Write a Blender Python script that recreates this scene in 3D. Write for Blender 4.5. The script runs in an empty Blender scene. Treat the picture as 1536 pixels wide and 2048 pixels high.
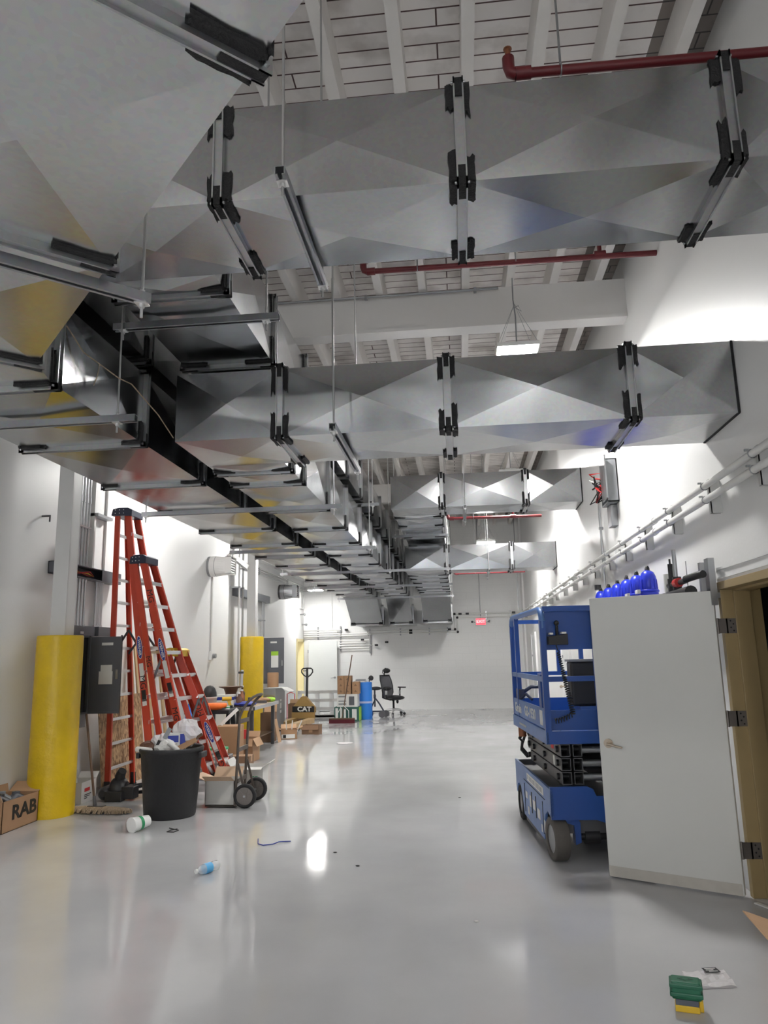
import bpy, math, random
from mathutils import Vector, Matrix, Euler

random.seed(7)
SC = bpy.context.scene
COL = SC.collection
V = Vector

# ------------------------------------------------------------------ camera
yaw, pitch, roll = math.radians(5.7657), math.radians(11.0509), math.radians(-1.26385)
cy, sy = math.cos(yaw), math.sin(yaw)
cp, sp = math.cos(pitch), math.sin(pitch)
fwd = V((-sy * cp, cy * cp, sp))
rt = V((cy, sy, 0))
up = rt.cross(fwd)
cr, sr = math.cos(roll), math.sin(roll)
rg = rt * cr + up * sr
u2 = up * cr - rt * sr
cam_d = bpy.data.cameras.new('camera')
cam = bpy.data.objects.new('camera', cam_d)
COL.objects.link(cam)
cam.matrix_world = Matrix(((rg.x, u2.x, -fwd.x, 0), (rg.y, u2.y, -fwd.y, 0), (rg.z, u2.z, -fwd.z, 1.65), (0, 0, 0, 1)))
cam_d.sensor_fit = 'VERTICAL'
cam_d.sensor_height = 24.0
cam_d.lens = 1461.58 / 2048 * 24.0
cam_d.clip_start = 0.05
cam_d.clip_end = 200
SC.camera = cam

# ------------------------------------------------------------------ world, exposure, lamp strength
w = bpy.data.worlds.new('world')
SC.world = w
w.use_nodes = True
w.node_tree.nodes['Background'].inputs[0].default_value = (0.93, 0.96, 1, 1)
w.node_tree.nodes['Background'].inputs[1].default_value = 2.7
SC.view_settings.view_transform = 'Standard'
SC.view_settings.look = 'None'
SC.view_settings.gamma = 1
SC.view_settings.use_curve_mapping = False
SC.view_settings.exposure = 0.25
LAMP = 310.0           # emission of a high-bay LED panel
# x, y, z of every panel that hangs in the hall (fourth and fifth unseen over the left duct; the last four are added fill)
LAMPS = [(0.70, 7.3, 4.72, 1.0), (0.65, 17.0, 4.15, 1.0), (-4.25, 21.4, 3.56, 0.45), (-3.75, 10.6, 4.6, 0.6),
         (-3.7, 15.6, 4.6, 0.7), (0.9, -3.6, 4.9, 0.7), (-3.0, -3.2, 4.9, 0.7), (-3.7, 3.4, 4.75, 0.3), (1.0, 13.0, 4.8, 1.25)]
LAMPS = [l for l in LAMPS if l[3] > 0]
WALL_L, WALL_R, WALL_F, WALL_B, CEIL = -4.92, 1.90, 22.8, -8.0, 5.86


# ------------------------------------------------------------------ materials
def nodes(m):
    m.use_nodes = True
    return m.node_tree.nodes, m.node_tree.links, m.node_tree.nodes['Principled BSDF']


def pm(name, col, rough=0.5, metal=0.0, var=0.08, scale=6.0, bump=0.0, bscale=80.0, rvar=0.0, stretch=None, coat=0.0):
    m = bpy.data.materials.new(name)
    N, L, b = nodes(m)
    tc = N.new('ShaderNodeTexCoord')
    src = tc.outputs['Object']
    if stretch:
        mp = N.new('ShaderNodeMapping')
        mp.inputs['Scale'].default_value = stretch
        L.new(src, mp.inputs[0])
        src = mp.outputs[0]
    no = N.new('ShaderNodeTexNoise')
    no.inputs['Scale'].default_value = scale
    no.inputs['Detail'].default_value = 5
    L.new(src, no.inputs['Vector'])
    mx = N.new('ShaderNodeMix')
    mx.data_type = 'RGBA'
    c = V(col)
    mx.inputs[6].default_value = (*(c * (1 - var)), 1)
    mx.inputs[7].default_value = (*[min(1, v) for v in c * (1 + var)], 1)
    L.new(no.outputs['Fac'], mx.inputs[0])
    L.new(mx.outputs[2], b.inputs['Base Color'])
    b.inputs['Roughness'].default_value = rough
    b.inputs['Metallic'].default_value = metal
    if coat:
        b.inputs['Coat Weight'].default_value = coat
        b.inputs['Coat Roughness'].default_value = 0.1
    if rvar:
        mr = N.new('ShaderNodeMapRange')
        mr.inputs['From Min'].default_value = 0.3
        mr.inputs['From Max'].default_value = 0.7
        mr.inputs['To Min'].default_value = max(0.02, rough - rvar)
        mr.inputs['To Max'].default_value = min(1, rough + rvar)
        L.new(no.outputs['Fac'], mr.inputs['Value'])
        L.new(mr.outputs[0], b.inputs['Roughness'])
    if bump:
        n2 = N.new('ShaderNodeTexNoise')
        n2.inputs['Scale'].default_value = bscale
        n2.inputs['Detail'].default_value = 4
        L.new(src, n2.inputs['Vector'])
        bp = N.new('ShaderNodeBump')
        bp.inputs['Strength'].default_value = bump
        bp.inputs['Distance'].default_value = 0.02
        L.new(n2.outputs['Fac'], bp.inputs['Height'])
        L.new(bp.outputs[0], b.inputs['Normal'])
    return m


def emis(name, col, strength):
    m = bpy.data.materials.new(name)
    N, L, b = nodes(m)
    N.remove(b)
    e = N.new('ShaderNodeEmission')
    e.inputs[0].default_value = (*col, 1)
    e.inputs[1].default_value = strength
    L.new(e.outputs[0], N['Material Output'].inputs[0])
    return m


def floor_mat():
    m = bpy.data.materials.new('grey_epoxy')
    N, L, b = nodes(m)
    tc = N.new('ShaderNodeTexCoord')
    n1 = N.new('ShaderNodeTexNoise')
    n1.inputs['Scale'].default_value = 0.9
    n1.inputs['Detail'].default_value = 6
    n2 = N.new('ShaderNodeTexNoise')
    n2.inputs['Scale'].default_value = 38
    n2.inputs['Detail'].default_value = 3
    n3 = N.new('ShaderNodeTexNoise')
    n3.inputs['Scale'].default_value = 3.2
    n3.inputs['Detail'].default_value = 2
    for n in (n1, n2, n3):
        L.new(tc.outputs['Object'], n.inputs['Vector'])
    cr_ = N.new('ShaderNodeValToRGB')
    cr_.color_ramp.elements[0].position = 0.3
    cr_.color_ramp.elements[0].color = (0.45, 0.45, 0.458, 1)
    cr_.color_ramp.elements[1].position = 0.72
    cr_.color_ramp.elements[1].color = (0.54, 0.54, 0.548, 1)
    L.new(n1.outputs['Fac'], cr_.inputs[0])
    L.new(cr_.outputs[0], b.inputs['Base Color'])
    mr = N.new('ShaderNodeMapRange')
    mr.inputs['From Min'].default_value = 0.3
    mr.inputs['From Max'].default_value = 0.7
    mr.inputs['To Min'].default_value = 0.03
    mr.inputs['To Max'].default_value = 0.15
    L.new(n1.outputs['Fac'], mr.inputs['Value'])
    mp = N.new('ShaderNodeMapping')
    mp.inputs['Scale'].default_value = (5.0, 0.55, 1)
    n4 = N.new('ShaderNodeTexNoise')
    n4.inputs['Scale'].default_value = 1.0
    n4.inputs['Detail'].default_value = 5
    L.new(tc.outputs['Object'], mp.inputs[0])
    L.new(mp.outputs[0], n4.inputs['Vector'])
    mm = N.new('ShaderNodeMath')
    mm.operation = 'MULTIPLY_ADD'
    mm.inputs[1].default_value = 0.16
    L.new(n4.outputs['Fac'], mm.inputs[0])
    sb_ = N.new('ShaderNodeMath')
    sb_.operation = 'SUBTRACT'
    sb_.inputs[1].default_value = 0.08
    L.new(mr.outputs[0], sb_.inputs[0])
    L.new(sb_.outputs[0], mm.inputs[2])
    mx_ = N.new('ShaderNodeMath')
    mx_.operation = 'MAXIMUM'
    mx_.inputs[1].default_value = 0.025
    L.new(mm.outputs[0], mx_.inputs[0])
    L.new(mx_.outputs[0], b.inputs['Roughness'])
    b.inputs['IOR'].default_value = 1.55
    ad = N.new('ShaderNodeMath')
    ad.operation = 'MULTIPLY_ADD'
    ad.inputs[1].default_value = 0.08
    L.new(n2.outputs['Fac'], ad.inputs[0])
    L.new(n3.outputs['Fac'], ad.inputs[2])
    bp = N.new('ShaderNodeBump')
    bp.inputs['Strength'].default_value = 0.05
    bp.inputs['Distance'].default_value = 0.02
    L.new(ad.outputs[0], bp.inputs['Height'])
    L.new(bp.outputs[0], b.inputs['Normal'])
    return m


def block_mat(name, col, swap):
    """painted concrete block: faint running-bond joints; swap picks the wall's plane"""
    m = bpy.data.materials.new(name)
    N, L, b = nodes(m)
    tc = N.new('ShaderNodeTexCoord')
    sx = N.new('ShaderNodeSeparateXYZ')
    cx = N.new('ShaderNodeCombineXYZ')
    L.new(tc.outputs['Object'], sx.inputs[0])
    L.new(sx.outputs['Y' if swap else 'X'], cx.inputs['X'])
    L.new(sx.outputs['Z'], cx.inputs['Y'])
    br = N.new('ShaderNodeTexBrick')
    br.inputs['Scale'].default_value = 1
    br.inputs['Brick Width'].default_value = 0.41
    br.inputs['Row Height'].default_value = 0.205
    br.inputs['Mortar Size'].default_value = 0.006
    br.inputs['Mortar Smooth'].default_value = 0.4
    c = V(col)
    br.inputs['Color1'].default_value = (*c, 1)
    br.inputs['Color2'].default_value = (*(c * 0.985), 1)
    br.inputs['Mortar'].default_value = (*(c * 0.94), 1)
    L.new(cx.outputs[0], br.inputs['Vector'])
    L.new(br.outputs['Color'], b.inputs['Base Color'])
    b.inputs['Roughness'].default_value = 0.5
    no = N.new('ShaderNodeTexNoise')
    no.inputs['Scale'].default_value = 40
    L.new(tc.outputs['Object'], no.inputs['Vector'])
    ad = N.new('ShaderNodeMath')
    ad.operation = 'MULTIPLY_ADD'
    ad.inputs[1].default_value = -1.2
    L.new(br.outputs['Fac'], ad.inputs[0])
    L.new(no.outputs['Fac'], ad.inputs[2])
    bp = N.new('ShaderNodeBump')
    bp.inputs['Strength'].default_value = 0.12
    bp.inputs['Distance'].default_value = 0.02
    L.new(ad.outputs[0], bp.inputs['Height'])
    L.new(bp.outputs[0], b.inputs['Normal'])
    return m


def plank_mat(name, col, gap, period=0.143):
    """roof planks that run across the hall, dark gaps between them and short end joints"""
    m = bpy.data.materials.new(name)
    N, L, b = nodes(m)
    tc = N.new('ShaderNodeTexCoord')
    sx = N.new('ShaderNodeSeparateXYZ')
    cx = N.new('ShaderNodeCombineXYZ')
    L.new(tc.outputs['Object'], sx.inputs[0])
    L.new(sx.outputs['X'], cx.inputs['X'])
    L.new(sx.outputs['Y'], cx.inputs['Y'])
    br = N.new('ShaderNodeTexBrick')
    br.offset = 0.37
    br.inputs['Scale'].default_value = 1
    br.inputs['Brick Width'].default_value = 2.9
    br.inputs['Row Height'].default_value = period
    br.inputs['Mortar Size'].default_value = 0.0065
    br.inputs['Mortar Smooth'].default_value = 0.2
    br.inputs['Color1'].default_value = (*col, 1)
    br.inputs['Color2'].default_value = (*(V(col) * 0.92), 1)
    br.inputs['Mortar'].default_value = (*gap, 1)
    L.new(cx.outputs[0], br.inputs['Vector'])
    no = N.new('ShaderNodeTexNoise')
    no.inputs['Scale'].default_value = 2.2
    no.inputs['Detail'].default_value = 6
    L.new(tc.outputs['Object'], no.inputs['Vector'])
    rp = N.new('ShaderNodeValToRGB')
    rp.color_ramp.elements[0].position = 0.33
    rp.color_ramp.elements[0].color = (0.66, 0.64, 0.62, 1)
    rp.color_ramp.elements[1].position = 0.5
    rp.color_ramp.elements[1].color = (1, 1, 1, 1)
    L.new(no.outputs['Fac'], rp.inputs[0])
    mx = N.new('ShaderNodeMix')
    mx.data_type = 'RGBA'
    mx.blend_type = 'MULTIPLY'
    mx.inputs[0].default_value = 1
    L.new(br.outputs['Color'], mx.inputs[6])
    L.new(rp.outputs[0], mx.inputs[7])
    L.new(mx.outputs[2], b.inputs['Base Color'])
    b.inputs['Roughness'].default_value = 0.7
    bp = N.new('ShaderNodeBump')
    bp.inputs['Strength'].default_value = 0.3
    bp.inputs['Distance'].default_value = 0.02
    iv = N.new('ShaderNodeMath')
    iv.operation = 'SUBTRACT'
    iv.inputs[0].default_value = 1
    L.new(br.outputs['Fac'], iv.inputs[1])
    L.new(iv.outputs[0], bp.inputs['Height'])
    L.new(bp.outputs[0], b.inputs['Normal'])
    return m


def galv_mat(name, col, r0, r1, smudge=0.12):
    m = bpy.data.materials.new(name)
    N, L, b = nodes(m)
    tc = N.new('ShaderNodeTexCoord')
    n1 = N.new('ShaderNodeTexNoise')
    n1.inputs['Scale'].default_value = 1.6
    n1.inputs['Detail'].default_value = 2
    n1.inputs['Roughness'].default_value = 0.4
    vo = N.new('ShaderNodeTexVoronoi')
    vo.inputs['Scale'].default_value = 55
    L.new(tc.outputs['Object'], n1.inputs['Vector'])
    L.new(tc.outputs['Object'], vo.inputs['Vector'])
    rp = N.new('ShaderNodeValToRGB')
    rp.color_ramp.interpolation = 'EASE'
    rp.color_ramp.elements[0].position = 0.15
    rp.color_ramp.elements[0].color = (*(V(col) * (1 - smudge * 3)), 1)
    rp.color_ramp.elements[1].position = 0.6
    rp.color_ramp.elements[1].color = (*col, 1)
    L.new(n1.outputs['Fac'], rp.inputs[0])
    mx = N.new('ShaderNodeMix')
    mx.data_type = 'RGBA'
    mx.blend_type = 'MULTIPLY'
    mx.inputs[0].default_value = 0.10
    L.new(rp.outputs[0], mx.inputs[6])
    L.new(vo.outputs['Color'], mx.inputs[7])
    L.new(mx.outputs[2], b.inputs['Base Color'])
    b.inputs['Metallic'].default_value = 1.0
    mr = N.new('ShaderNodeMapRange')
    mr.interpolation_type = 'SMOOTHERSTEP'
    mr.inputs['From Min'].default_value = 0.15
    mr.inputs['From Max'].default_value = 0.85
    mr.inputs['To Min'].default_value = r0
    mr.inputs['To Max'].default_value = r1
    L.new(n1.outputs['Fac'], mr.inputs['Value'])
    L.new(mr.outputs[0], b.inputs['Roughness'])
    n2 = N.new('ShaderNodeTexNoise')
    n2.inputs['Scale'].default_value = 3.0
    L.new(tc.outputs['Object'], n2.inputs['Vector'])
    bp = N.new('ShaderNodeBump')
    bp.inputs['Strength'].default_value = 0.05
    bp.inputs['Distance'].default_value = 0.03
    L.new(n2.outputs['Fac'], bp.inputs['Height'])
    L.new(bp.outputs[0], b.inputs['Normal'])
    return m


def osb_mat():
    m = bpy.data.materials.new('strand_board')
    N, L, b = nodes(m)
    tc = N.new('ShaderNodeTexCoord')
    mp = N.new('ShaderNodeMapping')
    mp.inputs['Scale'].default_value = (26, 34, 15)
    L.new(tc.outputs['Object'], mp.inputs[0])
    vo = N.new('ShaderNodeTexVoronoi')
    vo.inputs['Scale'].default_value = 1.3
    L.new(mp.outputs[0], vo.inputs['Vector'])
    rp = N.new('ShaderNodeValToRGB')
    rp.color_ramp.elements[0].color = (0.17, 0.09, 0.04, 1)
    rp.color_ramp.elements[1].color = (0.55, 0.36, 0.19, 1)
    sx = N.new('ShaderNodeSeparateColor')
    L.new(vo.outputs['Color'], sx.inputs[0])
    L.new(sx.outputs[0], rp.inputs[0])
    L.new(rp.outputs[0], b.inputs['Base Color'])
    b.inputs['Roughness'].default_value = 0.7
    return m


M = {}
M['wall'] = pm('white_wall_paint', (0.83, 0.83, 0.82), 0.42, var=0.02, scale=1.3, bump=0.05, bscale=30)
M['far'] = block_mat('white_painted_block', (0.83, 0.83, 0.82), False)
M['floor'] = floor_mat()
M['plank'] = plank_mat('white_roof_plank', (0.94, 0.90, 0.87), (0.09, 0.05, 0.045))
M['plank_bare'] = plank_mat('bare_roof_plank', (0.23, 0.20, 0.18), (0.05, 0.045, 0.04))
M['joist'] = pm('white_joist', (0.80, 0.775, 0.745), 0.65, var=0.08, scale=4, bump=0.1, bscale=20)
M['beam'] = pm('white_beam', (0.78, 0.765, 0.745), 0.6, var=0.04, scale=2, bump=0.08, bscale=15)
M['galv'] = galv_mat('galvanized_sheet', (0.47, 0.48, 0.49), 0.15, 0.27, 0.03)
M['galv_old'] = galv_mat('dusty_galvanized_sheet', (0.62, 0.63, 0.64), 0.17, 0.26, 0.025)
M['flange'] = galv_mat('galvanized_flange', (0.52, 0.53, 0.54), 0.3, 0.45)
M['strut'] = galv_mat('galvanized_strut', (0.42, 0.43, 0.45), 0.35, 0.5)
M['rod'] = pm('zinc_rod', (0.5, 0.5, 0.5), 0.35, 0.9, bump=0.3, bscale=300)
M['seal'] = pm('black_duct_sealant', (0.016, 0.016, 0.017), 0.75, var=0.3, scale=40, bump=0.5, bscale=90)
M['steel'] = pm('grey_steel', (0.36, 0.37, 0.38), 0.35, 0.9)
M['emt'] = pm('steel_conduit', (0.62, 0.63, 0.64), 0.28, 1.0, var=0.05)
M['alu'] = pm('aluminium', (0.78, 0.78, 0.78), 0.35, 0.85, var=0.05)
M['nickel'] = pm('satin_nickel', (0.55, 0.47, 0.38), 0.28, 1.0)
M['redpipe'] = pm('red_sprinkler_pipe', (0.13, 0.010, 0.014), 0.42, var=0.12)
M['white'] = pm('white_plastic', (0.82, 0.82, 0.80), 0.4, var=0.03)
M['pvc'] = pm('white_pvc_pipe', (0.80, 0.80, 0.77), 0.3, var=0.03)
M['yellow'] = pm('yellow_bollard_paint', (0.68, 0.46, 0.010), 0.34, var=0.16, scale=5, bump=0.45, bscale=13)
M['greycol'] = pm('grey_column_paint', (0.60, 0.60, 0.59), 0.45, var=0.05, scale=3)
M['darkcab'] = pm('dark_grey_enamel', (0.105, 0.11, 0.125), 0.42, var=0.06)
M['greycab'] = pm('grey_enamel', (0.26, 0.27, 0.28), 0.4, var=0.08, scale=4)
M['black'] = pm('black_plastic', (0.014, 0.014, 0.016), 0.45, var=0.2)
M['rubber'] = pm('black_rubber', (0.02, 0.02, 0.021), 0.8, var=0.3, bump=0.2, bscale=60)
M['bin'] = pm('black_bin_plastic', (0.018, 0.018, 0.02), 0.55, var=0.2, bump=0.15, bscale=25)
M['orange'] = pm('orange_fibreglass', (0.52, 0.052, 0.022), 0.38, var=0.10, scale=5, bump=0.05, bscale=60)
M['navy'] = pm('dark_blue_plastic', (0.022, 0.028, 0.055), 0.4, var=0.1)
M['yplast'] = pm('yellow_plastic', (0.72, 0.46, 0.03), 0.45, var=0.1)
M['card'] = pm('cardboard', (0.36, 0.21, 0.115), 0.75, var=0.10, scale=5, bump=0.05, bscale=60)
M['card_in'] = pm('cardboard_inside', (0.46, 0.29, 0.17), 0.75, var=0.08)
M['card_dark'] = pm('dark_cardboard', (0.20, 0.115, 0.065), 0.75, var=0.12)
M['cardw'] = pm('white_cardboard', (0.62, 0.61, 0.58), 0.6, var=0.05)
M['paper'] = pm('paper', (0.72, 0.72, 0.69), 0.6, var=0.05)
M['pine'] = pm('pale_timber', (0.50, 0.35, 0.19), 0.6, var=0.2, scale=9, stretch=(1, 1, 0.12))
M['osb'] = osb_mat()
M['blue'] = pm('blue_machine_paint', (0.014, 0.068, 0.29), 0.34, var=0.10, scale=5)
M['bluel'] = pm('scuffed_blue_machine_paint', (0.085, 0.18, 0.43), 0.40, var=0.18, scale=7)  # lighter blue: the side's sheen is painted in, along with real scuffs
M['bluefil'] = pm('bright_blue_plastic', (0.022, 0.045, 0.62), 0.3, var=0.08)
M['bluebar'] = pm('blue_drum_plastic', (0.02, 0.19, 0.66), 0.4, var=0.06)
M['dgrey'] = pm('dark_grey_steel', (0.10, 0.10, 0.105), 0.42, 0.4, var=0.12)
M['tan'] = pm('tan_frame_paint', (0.35, 0.26, 0.125), 0.42, var=0.08)
M['cream'] = pm('cream_frame_paint', (0.80, 0.68, 0.36), 0.45, var=0.05)
M['door'] = pm('grey_white_door_paint', (0.70, 0.70, 0.67), 0.42, var=0.025, scale=3)
M['doorw'] = pm('white_door_paint', (0.74, 0.76, 0.75), 0.4, var=0.02)
M['maroon'] = pm('maroon_bristle', (0.09, 0.008, 0.016), 0.85, var=0.3, bump=0.5, bscale=120)
M['wood'] = pm('dark_wood', (0.10, 0.055, 0.03), 0.6, var=0.2)
M['fringe'] = pm('dusty_mop_yarn', (0.48, 0.37, 0.26), 0.95, var=0.35, scale=40, bump=1.0, bscale=90)
M['red'] = pm('red_plastic', (0.55, 0.03, 0.03), 0.4)
M['green'] = pm('dark_green_plastic', (0.012, 0.12, 0.062), 0.35, var=0.12)
M['greenl'] = pm('green_print', (0.03, 0.30, 0.12), 0.5)
M['greend'] = pm('dark_green_print', (0.02, 0.09, 0.07), 0.5)
M['lime'] = pm('lime_paper', (0.35, 0.62, 0.05), 0.6)
M['ink'] = pm('black_ink', (0.012, 0.012, 0.012), 0.6)
M['inkred'] = pm('red_ink', (0.6, 0.03, 0.03), 0.6)
M['inkblue'] = pm('blue_ink', (0.02, 0.04, 0.30), 0.5)
M['orangep'] = pm('bright_orange_plastic', (0.85, 0.17, 0.02), 0.45)
M['brown'] = pm('brown_plastic', (0.11, 0.05, 0.03), 0.4)
M['foam'] = pm('white_foam', (0.78, 0.77, 0.74), 0.8, var=0.06, bump=0.3, bscale=60)
M['mesh'] = pm('charcoal_chair_mesh', (0.10, 0.10, 0.11), 0.8, var=0.2)
M['bronze'] = pm('worn_hinge_steel', (0.20, 0.18, 0.165), 0.45, 0.8)
M['copper'] = pm('rusty_copper', (0.30, 0.12, 0.06), 0.5, 0.5)
M['glow'] = emis('led_panel_glow', (1.0, 0.985, 0.96), LAMP)
M['exit'] = emis('exit_sign_glow', (1.0, 0.10, 0.13), 1.6)
M['exitw'] = emis('exit_letter_glow', (1.0, 0.55, 0.55), 1.6)


def clear_mat(name, tint, rough, alpha):
    m = bpy.data.materials.new(name)
    N, L, b = nodes(m)
    no = N.new('ShaderNodeTexNoise')
    no.inputs['Scale'].default_value = 30
    tc = N.new('ShaderNodeTexCoord')
    L.new(tc.outputs['Object'], no.inputs['Vector'])
    bp = N.new('ShaderNodeBump')
    bp.inputs['Strength'].default_value = 0.5
    L.new(no.outputs['Fac'], bp.inputs['Height'])
    L.new(bp.outputs[0], b.inputs['Normal'])
    b.inputs['Base Color'].default_value = (*tint, 1)
    b.inputs['Roughness'].default_value = rough
    b.inputs['Alpha'].default_value = alpha
    return m


M['clear'] = clear_mat('clear_plastic', (0.85, 0.87, 0.88), 0.12, 0.35)
M['bag'] = clear_mat('cloudy_plastic_film', (0.86, 0.84, 0.85), 0.25, 0.72)


# ------------------------------------------------------------------ mesh builder
class MB:
    def __init__(s):
        s.v, s.f, s.sm = [], [], []

    def add(s, vs, fs, smooth=False):
        o = len(s.v)
        s.v += [V(p) for p in vs]
        for f in fs:
            s.f.append([i + o for i in f])
            s.sm.append(smooth)
        return s

    def box(s, a, b):
        x0, y0, z0 = [min(a[i], b[i]) for i in range(3)]
        x1, y1, z1 = [max(a[i], b[i]) for i in range(3)]
        return s.add([(x0, y0, z0), (x1, y0, z0), (x1, y1, z0), (x0, y1, z0), (x0, y0, z1), (x1, y0, z1), (x1, y1, z1), (x0, y1, z1)],
                     [(0, 3, 2, 1), (4, 5, 6, 7), (0, 1, 5, 4), (1, 2, 6, 5), (2, 3, 7, 6), (3, 0, 4, 7)])

    def bar(s, p, q, w_, h, side=(0, 0, 1)):
        """box from p to q; h measured along `side` (made square to the bar), w_ across it"""
        p, q = V(p), V(q)
        d = (q - p).normalized()
        u = V(side)
        u = u - d * u.dot(d)
        if u.length < 1e-5:
            u = V((1, 0, 0)) - d * d.x
        u.normalize()
        t = d.cross(u)
        a = [c + t * (w_ / 2 * i) + u * (h / 2 * j) for c in (p, q) for i, j in ((-1, -1), (1, -1), (1, 1), (-1, 1))]
        return s.add(a, [(0, 1, 2, 3), (7, 6, 5, 4), (0, 4, 5, 1), (1, 5, 6, 2), (2, 6, 7, 3), (3, 7, 4, 0)])

    def tube(s, pts, r, n=10, closed=False):
        pts = [V(p) for p in pts]
        k = len(pts)
        rr = r if isinstance(r, (list, tuple)) else [r] * k
        dirs = []
        for i in range(k):
            if closed:
                d = pts[(i + 1) % k] - pts[i - 1]
            else:
                d = pts[min(i + 1, k - 1)] - pts[max(i - 1, 0)]
            dirs.append(d.normalized())
        u = V((0, 0, 1)) if abs(dirs[0].z) < 0.9 else V((1, 0, 0))
        vs, fs = [], []
        for i in range(k):
            u = (u - dirs[i] * u.dot(dirs[i])).normalized()
            t = dirs[i].cross(u)
            for j in range(n):
                a = 2 * math.pi * j / n
                vs.append(pts[i] + (u * math.cos(a) + t * math.sin(a)) * rr[i])
        for i in range(k if closed else k - 1):
            i2 = (i + 1) % k
            for j in range(n):
                j2 = (j + 1) % n
                fs.append((i * n + j, i * n + j2, i2 * n + j2, i2 * n + j))
        s.add(vs, fs, True)
        if not closed:
            s.add(vs[:n], [tuple(range(n))[::-1]])
            s.add(vs[-n:], [tuple(range(n))])
        return s

    def cyl(s, p, q, r, r2=None, n=16):
        return s.tube([p, q], [r, r if r2 is None else r2], n)

    def lathe(s, prof, n=20, c=(0, 0, 0), mat=None, smooth=True, ring=False):
        if ring:
            prof = list(prof) + [prof[0]]
        c = V(c)
        vs, fs = [], []
        for r, z in prof:
            for j in range(n):
                a = 2 * math.pi * j / n
                p = V((r * math.cos(a), r * math.sin(a), z))
                vs.append((mat @ p if mat else p) + c)
        k = len(prof)
        for i in range(k - 1):
            for j in range(n):
                j2 = (j + 1) % n
                fs.append((i * n + j, i * n + j2, (i + 1) * n + j2, (i + 1) * n + j))
        s.add(vs, fs, smooth)
        if ring:
            return s
        s.add(vs[:n], [tuple(range(n))[::-1]])
        s.add(vs[-n:], [tuple(range(n))])
        return s

    def prism(s, poly, fn, d):
        """poly: 2-D outline; fn(a, b, t) -> point; extruded from t = d[0] to t = d[1]"""
        n = len(poly)
        vs = [fn(a, b, t) for t in d for a, b in poly]
        fs = [tuple(range(n))[::-1], tuple(range(n, 2 * n))]
        fs += [(i, (i + 1) % n, (i + 1) % n + n, i + n) for i in range(n)]
        return s.add(vs, fs)

    def ball(s, c, r, sc=(1, 1, 1), n=14, jit=0.0):
        c = V(c)
        vs, fs = [], []
        m = n // 2
        for i in range(1, m):
            a = math.pi * i / m
            for j in range(n):
                b = 2 * math.pi * j / n
                k = r * (1 + random.uniform(-jit, jit))
                vs.append(c + V((math.sin(a) * math.cos(b) * sc[0], math.sin(a) * math.sin(b) * sc[1], math.cos(a) * sc[2])) * k)
        top, bot = len(vs), len(vs) + 1
        vs += [c + V((0, 0, r * sc[2])), c - V((0, 0, r * sc[2]))]
        for i in range(m - 2):
            for j in range(n):
                j2 = (j + 1) % n
                fs.append((i * n + j, (i + 1) * n + j, (i + 1) * n + j2, i * n + j2))
        for j in range(n):
            j2 = (j + 1) % n
            fs.append((top, j, j2))
            fs.append((bot, (m - 2) * n + j2, (m - 2) * n + j))
        return s.add(vs, fs, jit < 0.02)


TM = {}
PROP = {}


def tagit(o, label=None, cat=None, group=None, kind=None):
    if label:
        o['label'] = label
    if cat:
        o['category'] = cat
    if group:
        o['group'] = group
    if kind:
        o['kind'] = kind
    return o


def thing(name, label, cat, loc=(0, 0, 0), rotz=0.0, group=None, rot=None):
    o = bpy.data.objects.new(name, None)
    COL.objects.link(o)
    o.empty_display_size = 0.1
    e = Euler(rot) if rot else Euler((0, 0, rotz))
    o.location = loc
    o.rotation_euler = e
    TM[o.name] = Matrix.Translation(V(loc)) @ e.to_matrix().to_4x4()
    return tagit(o, label, cat, group)


def obj(name, mb, mat, parent=None, world=False, bevel=0.0, label=None, cat=None, group=None, kind=None, seg=2):
    """one mesh object; a child's coordinates are its thing's own unless world"""
    vs = mb.v
    if parent is not None and world:
        inv = TM[parent.name].inverted()
        vs = [inv @ p for p in vs]
    org = V((0, 0, 0))
    if parent is None and vs:
        lo = [min(p[i] for p in vs) for i in range(3)]
        hi = [max(p[i] for p in vs) for i in range(3)]
        org = V(((lo[0] + hi[0]) / 2, (lo[1] + hi[1]) / 2, lo[2])) if kind != 'structure' else V((0, 0, 0))
        vs = [p - org for p in vs]
    me = bpy.data.meshes.new(name)
    me.from_pydata([tuple(p) for p in vs], [], mb.f)
    me.polygons.foreach_set('use_smooth', mb.sm)
    me.materials.append(mat)
    me.update()
    o = bpy.data.objects.new(name, me)
    COL.objects.link(o)
    o.location = org
    if parent is not None:
        o.parent = parent
        TM[o.name] = TM[parent.name]
    else:
        TM[o.name] = Matrix.Translation(org)
    if bevel:
        b = o.modifiers.new('bevel', 'BEVEL')
        b.width = bevel
        b.segments = seg
        b.limit_method = 'ANGLE'
        b.angle_limit = math.radians(50)
    return tagit(o, label, cat, group, kind)


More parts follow.
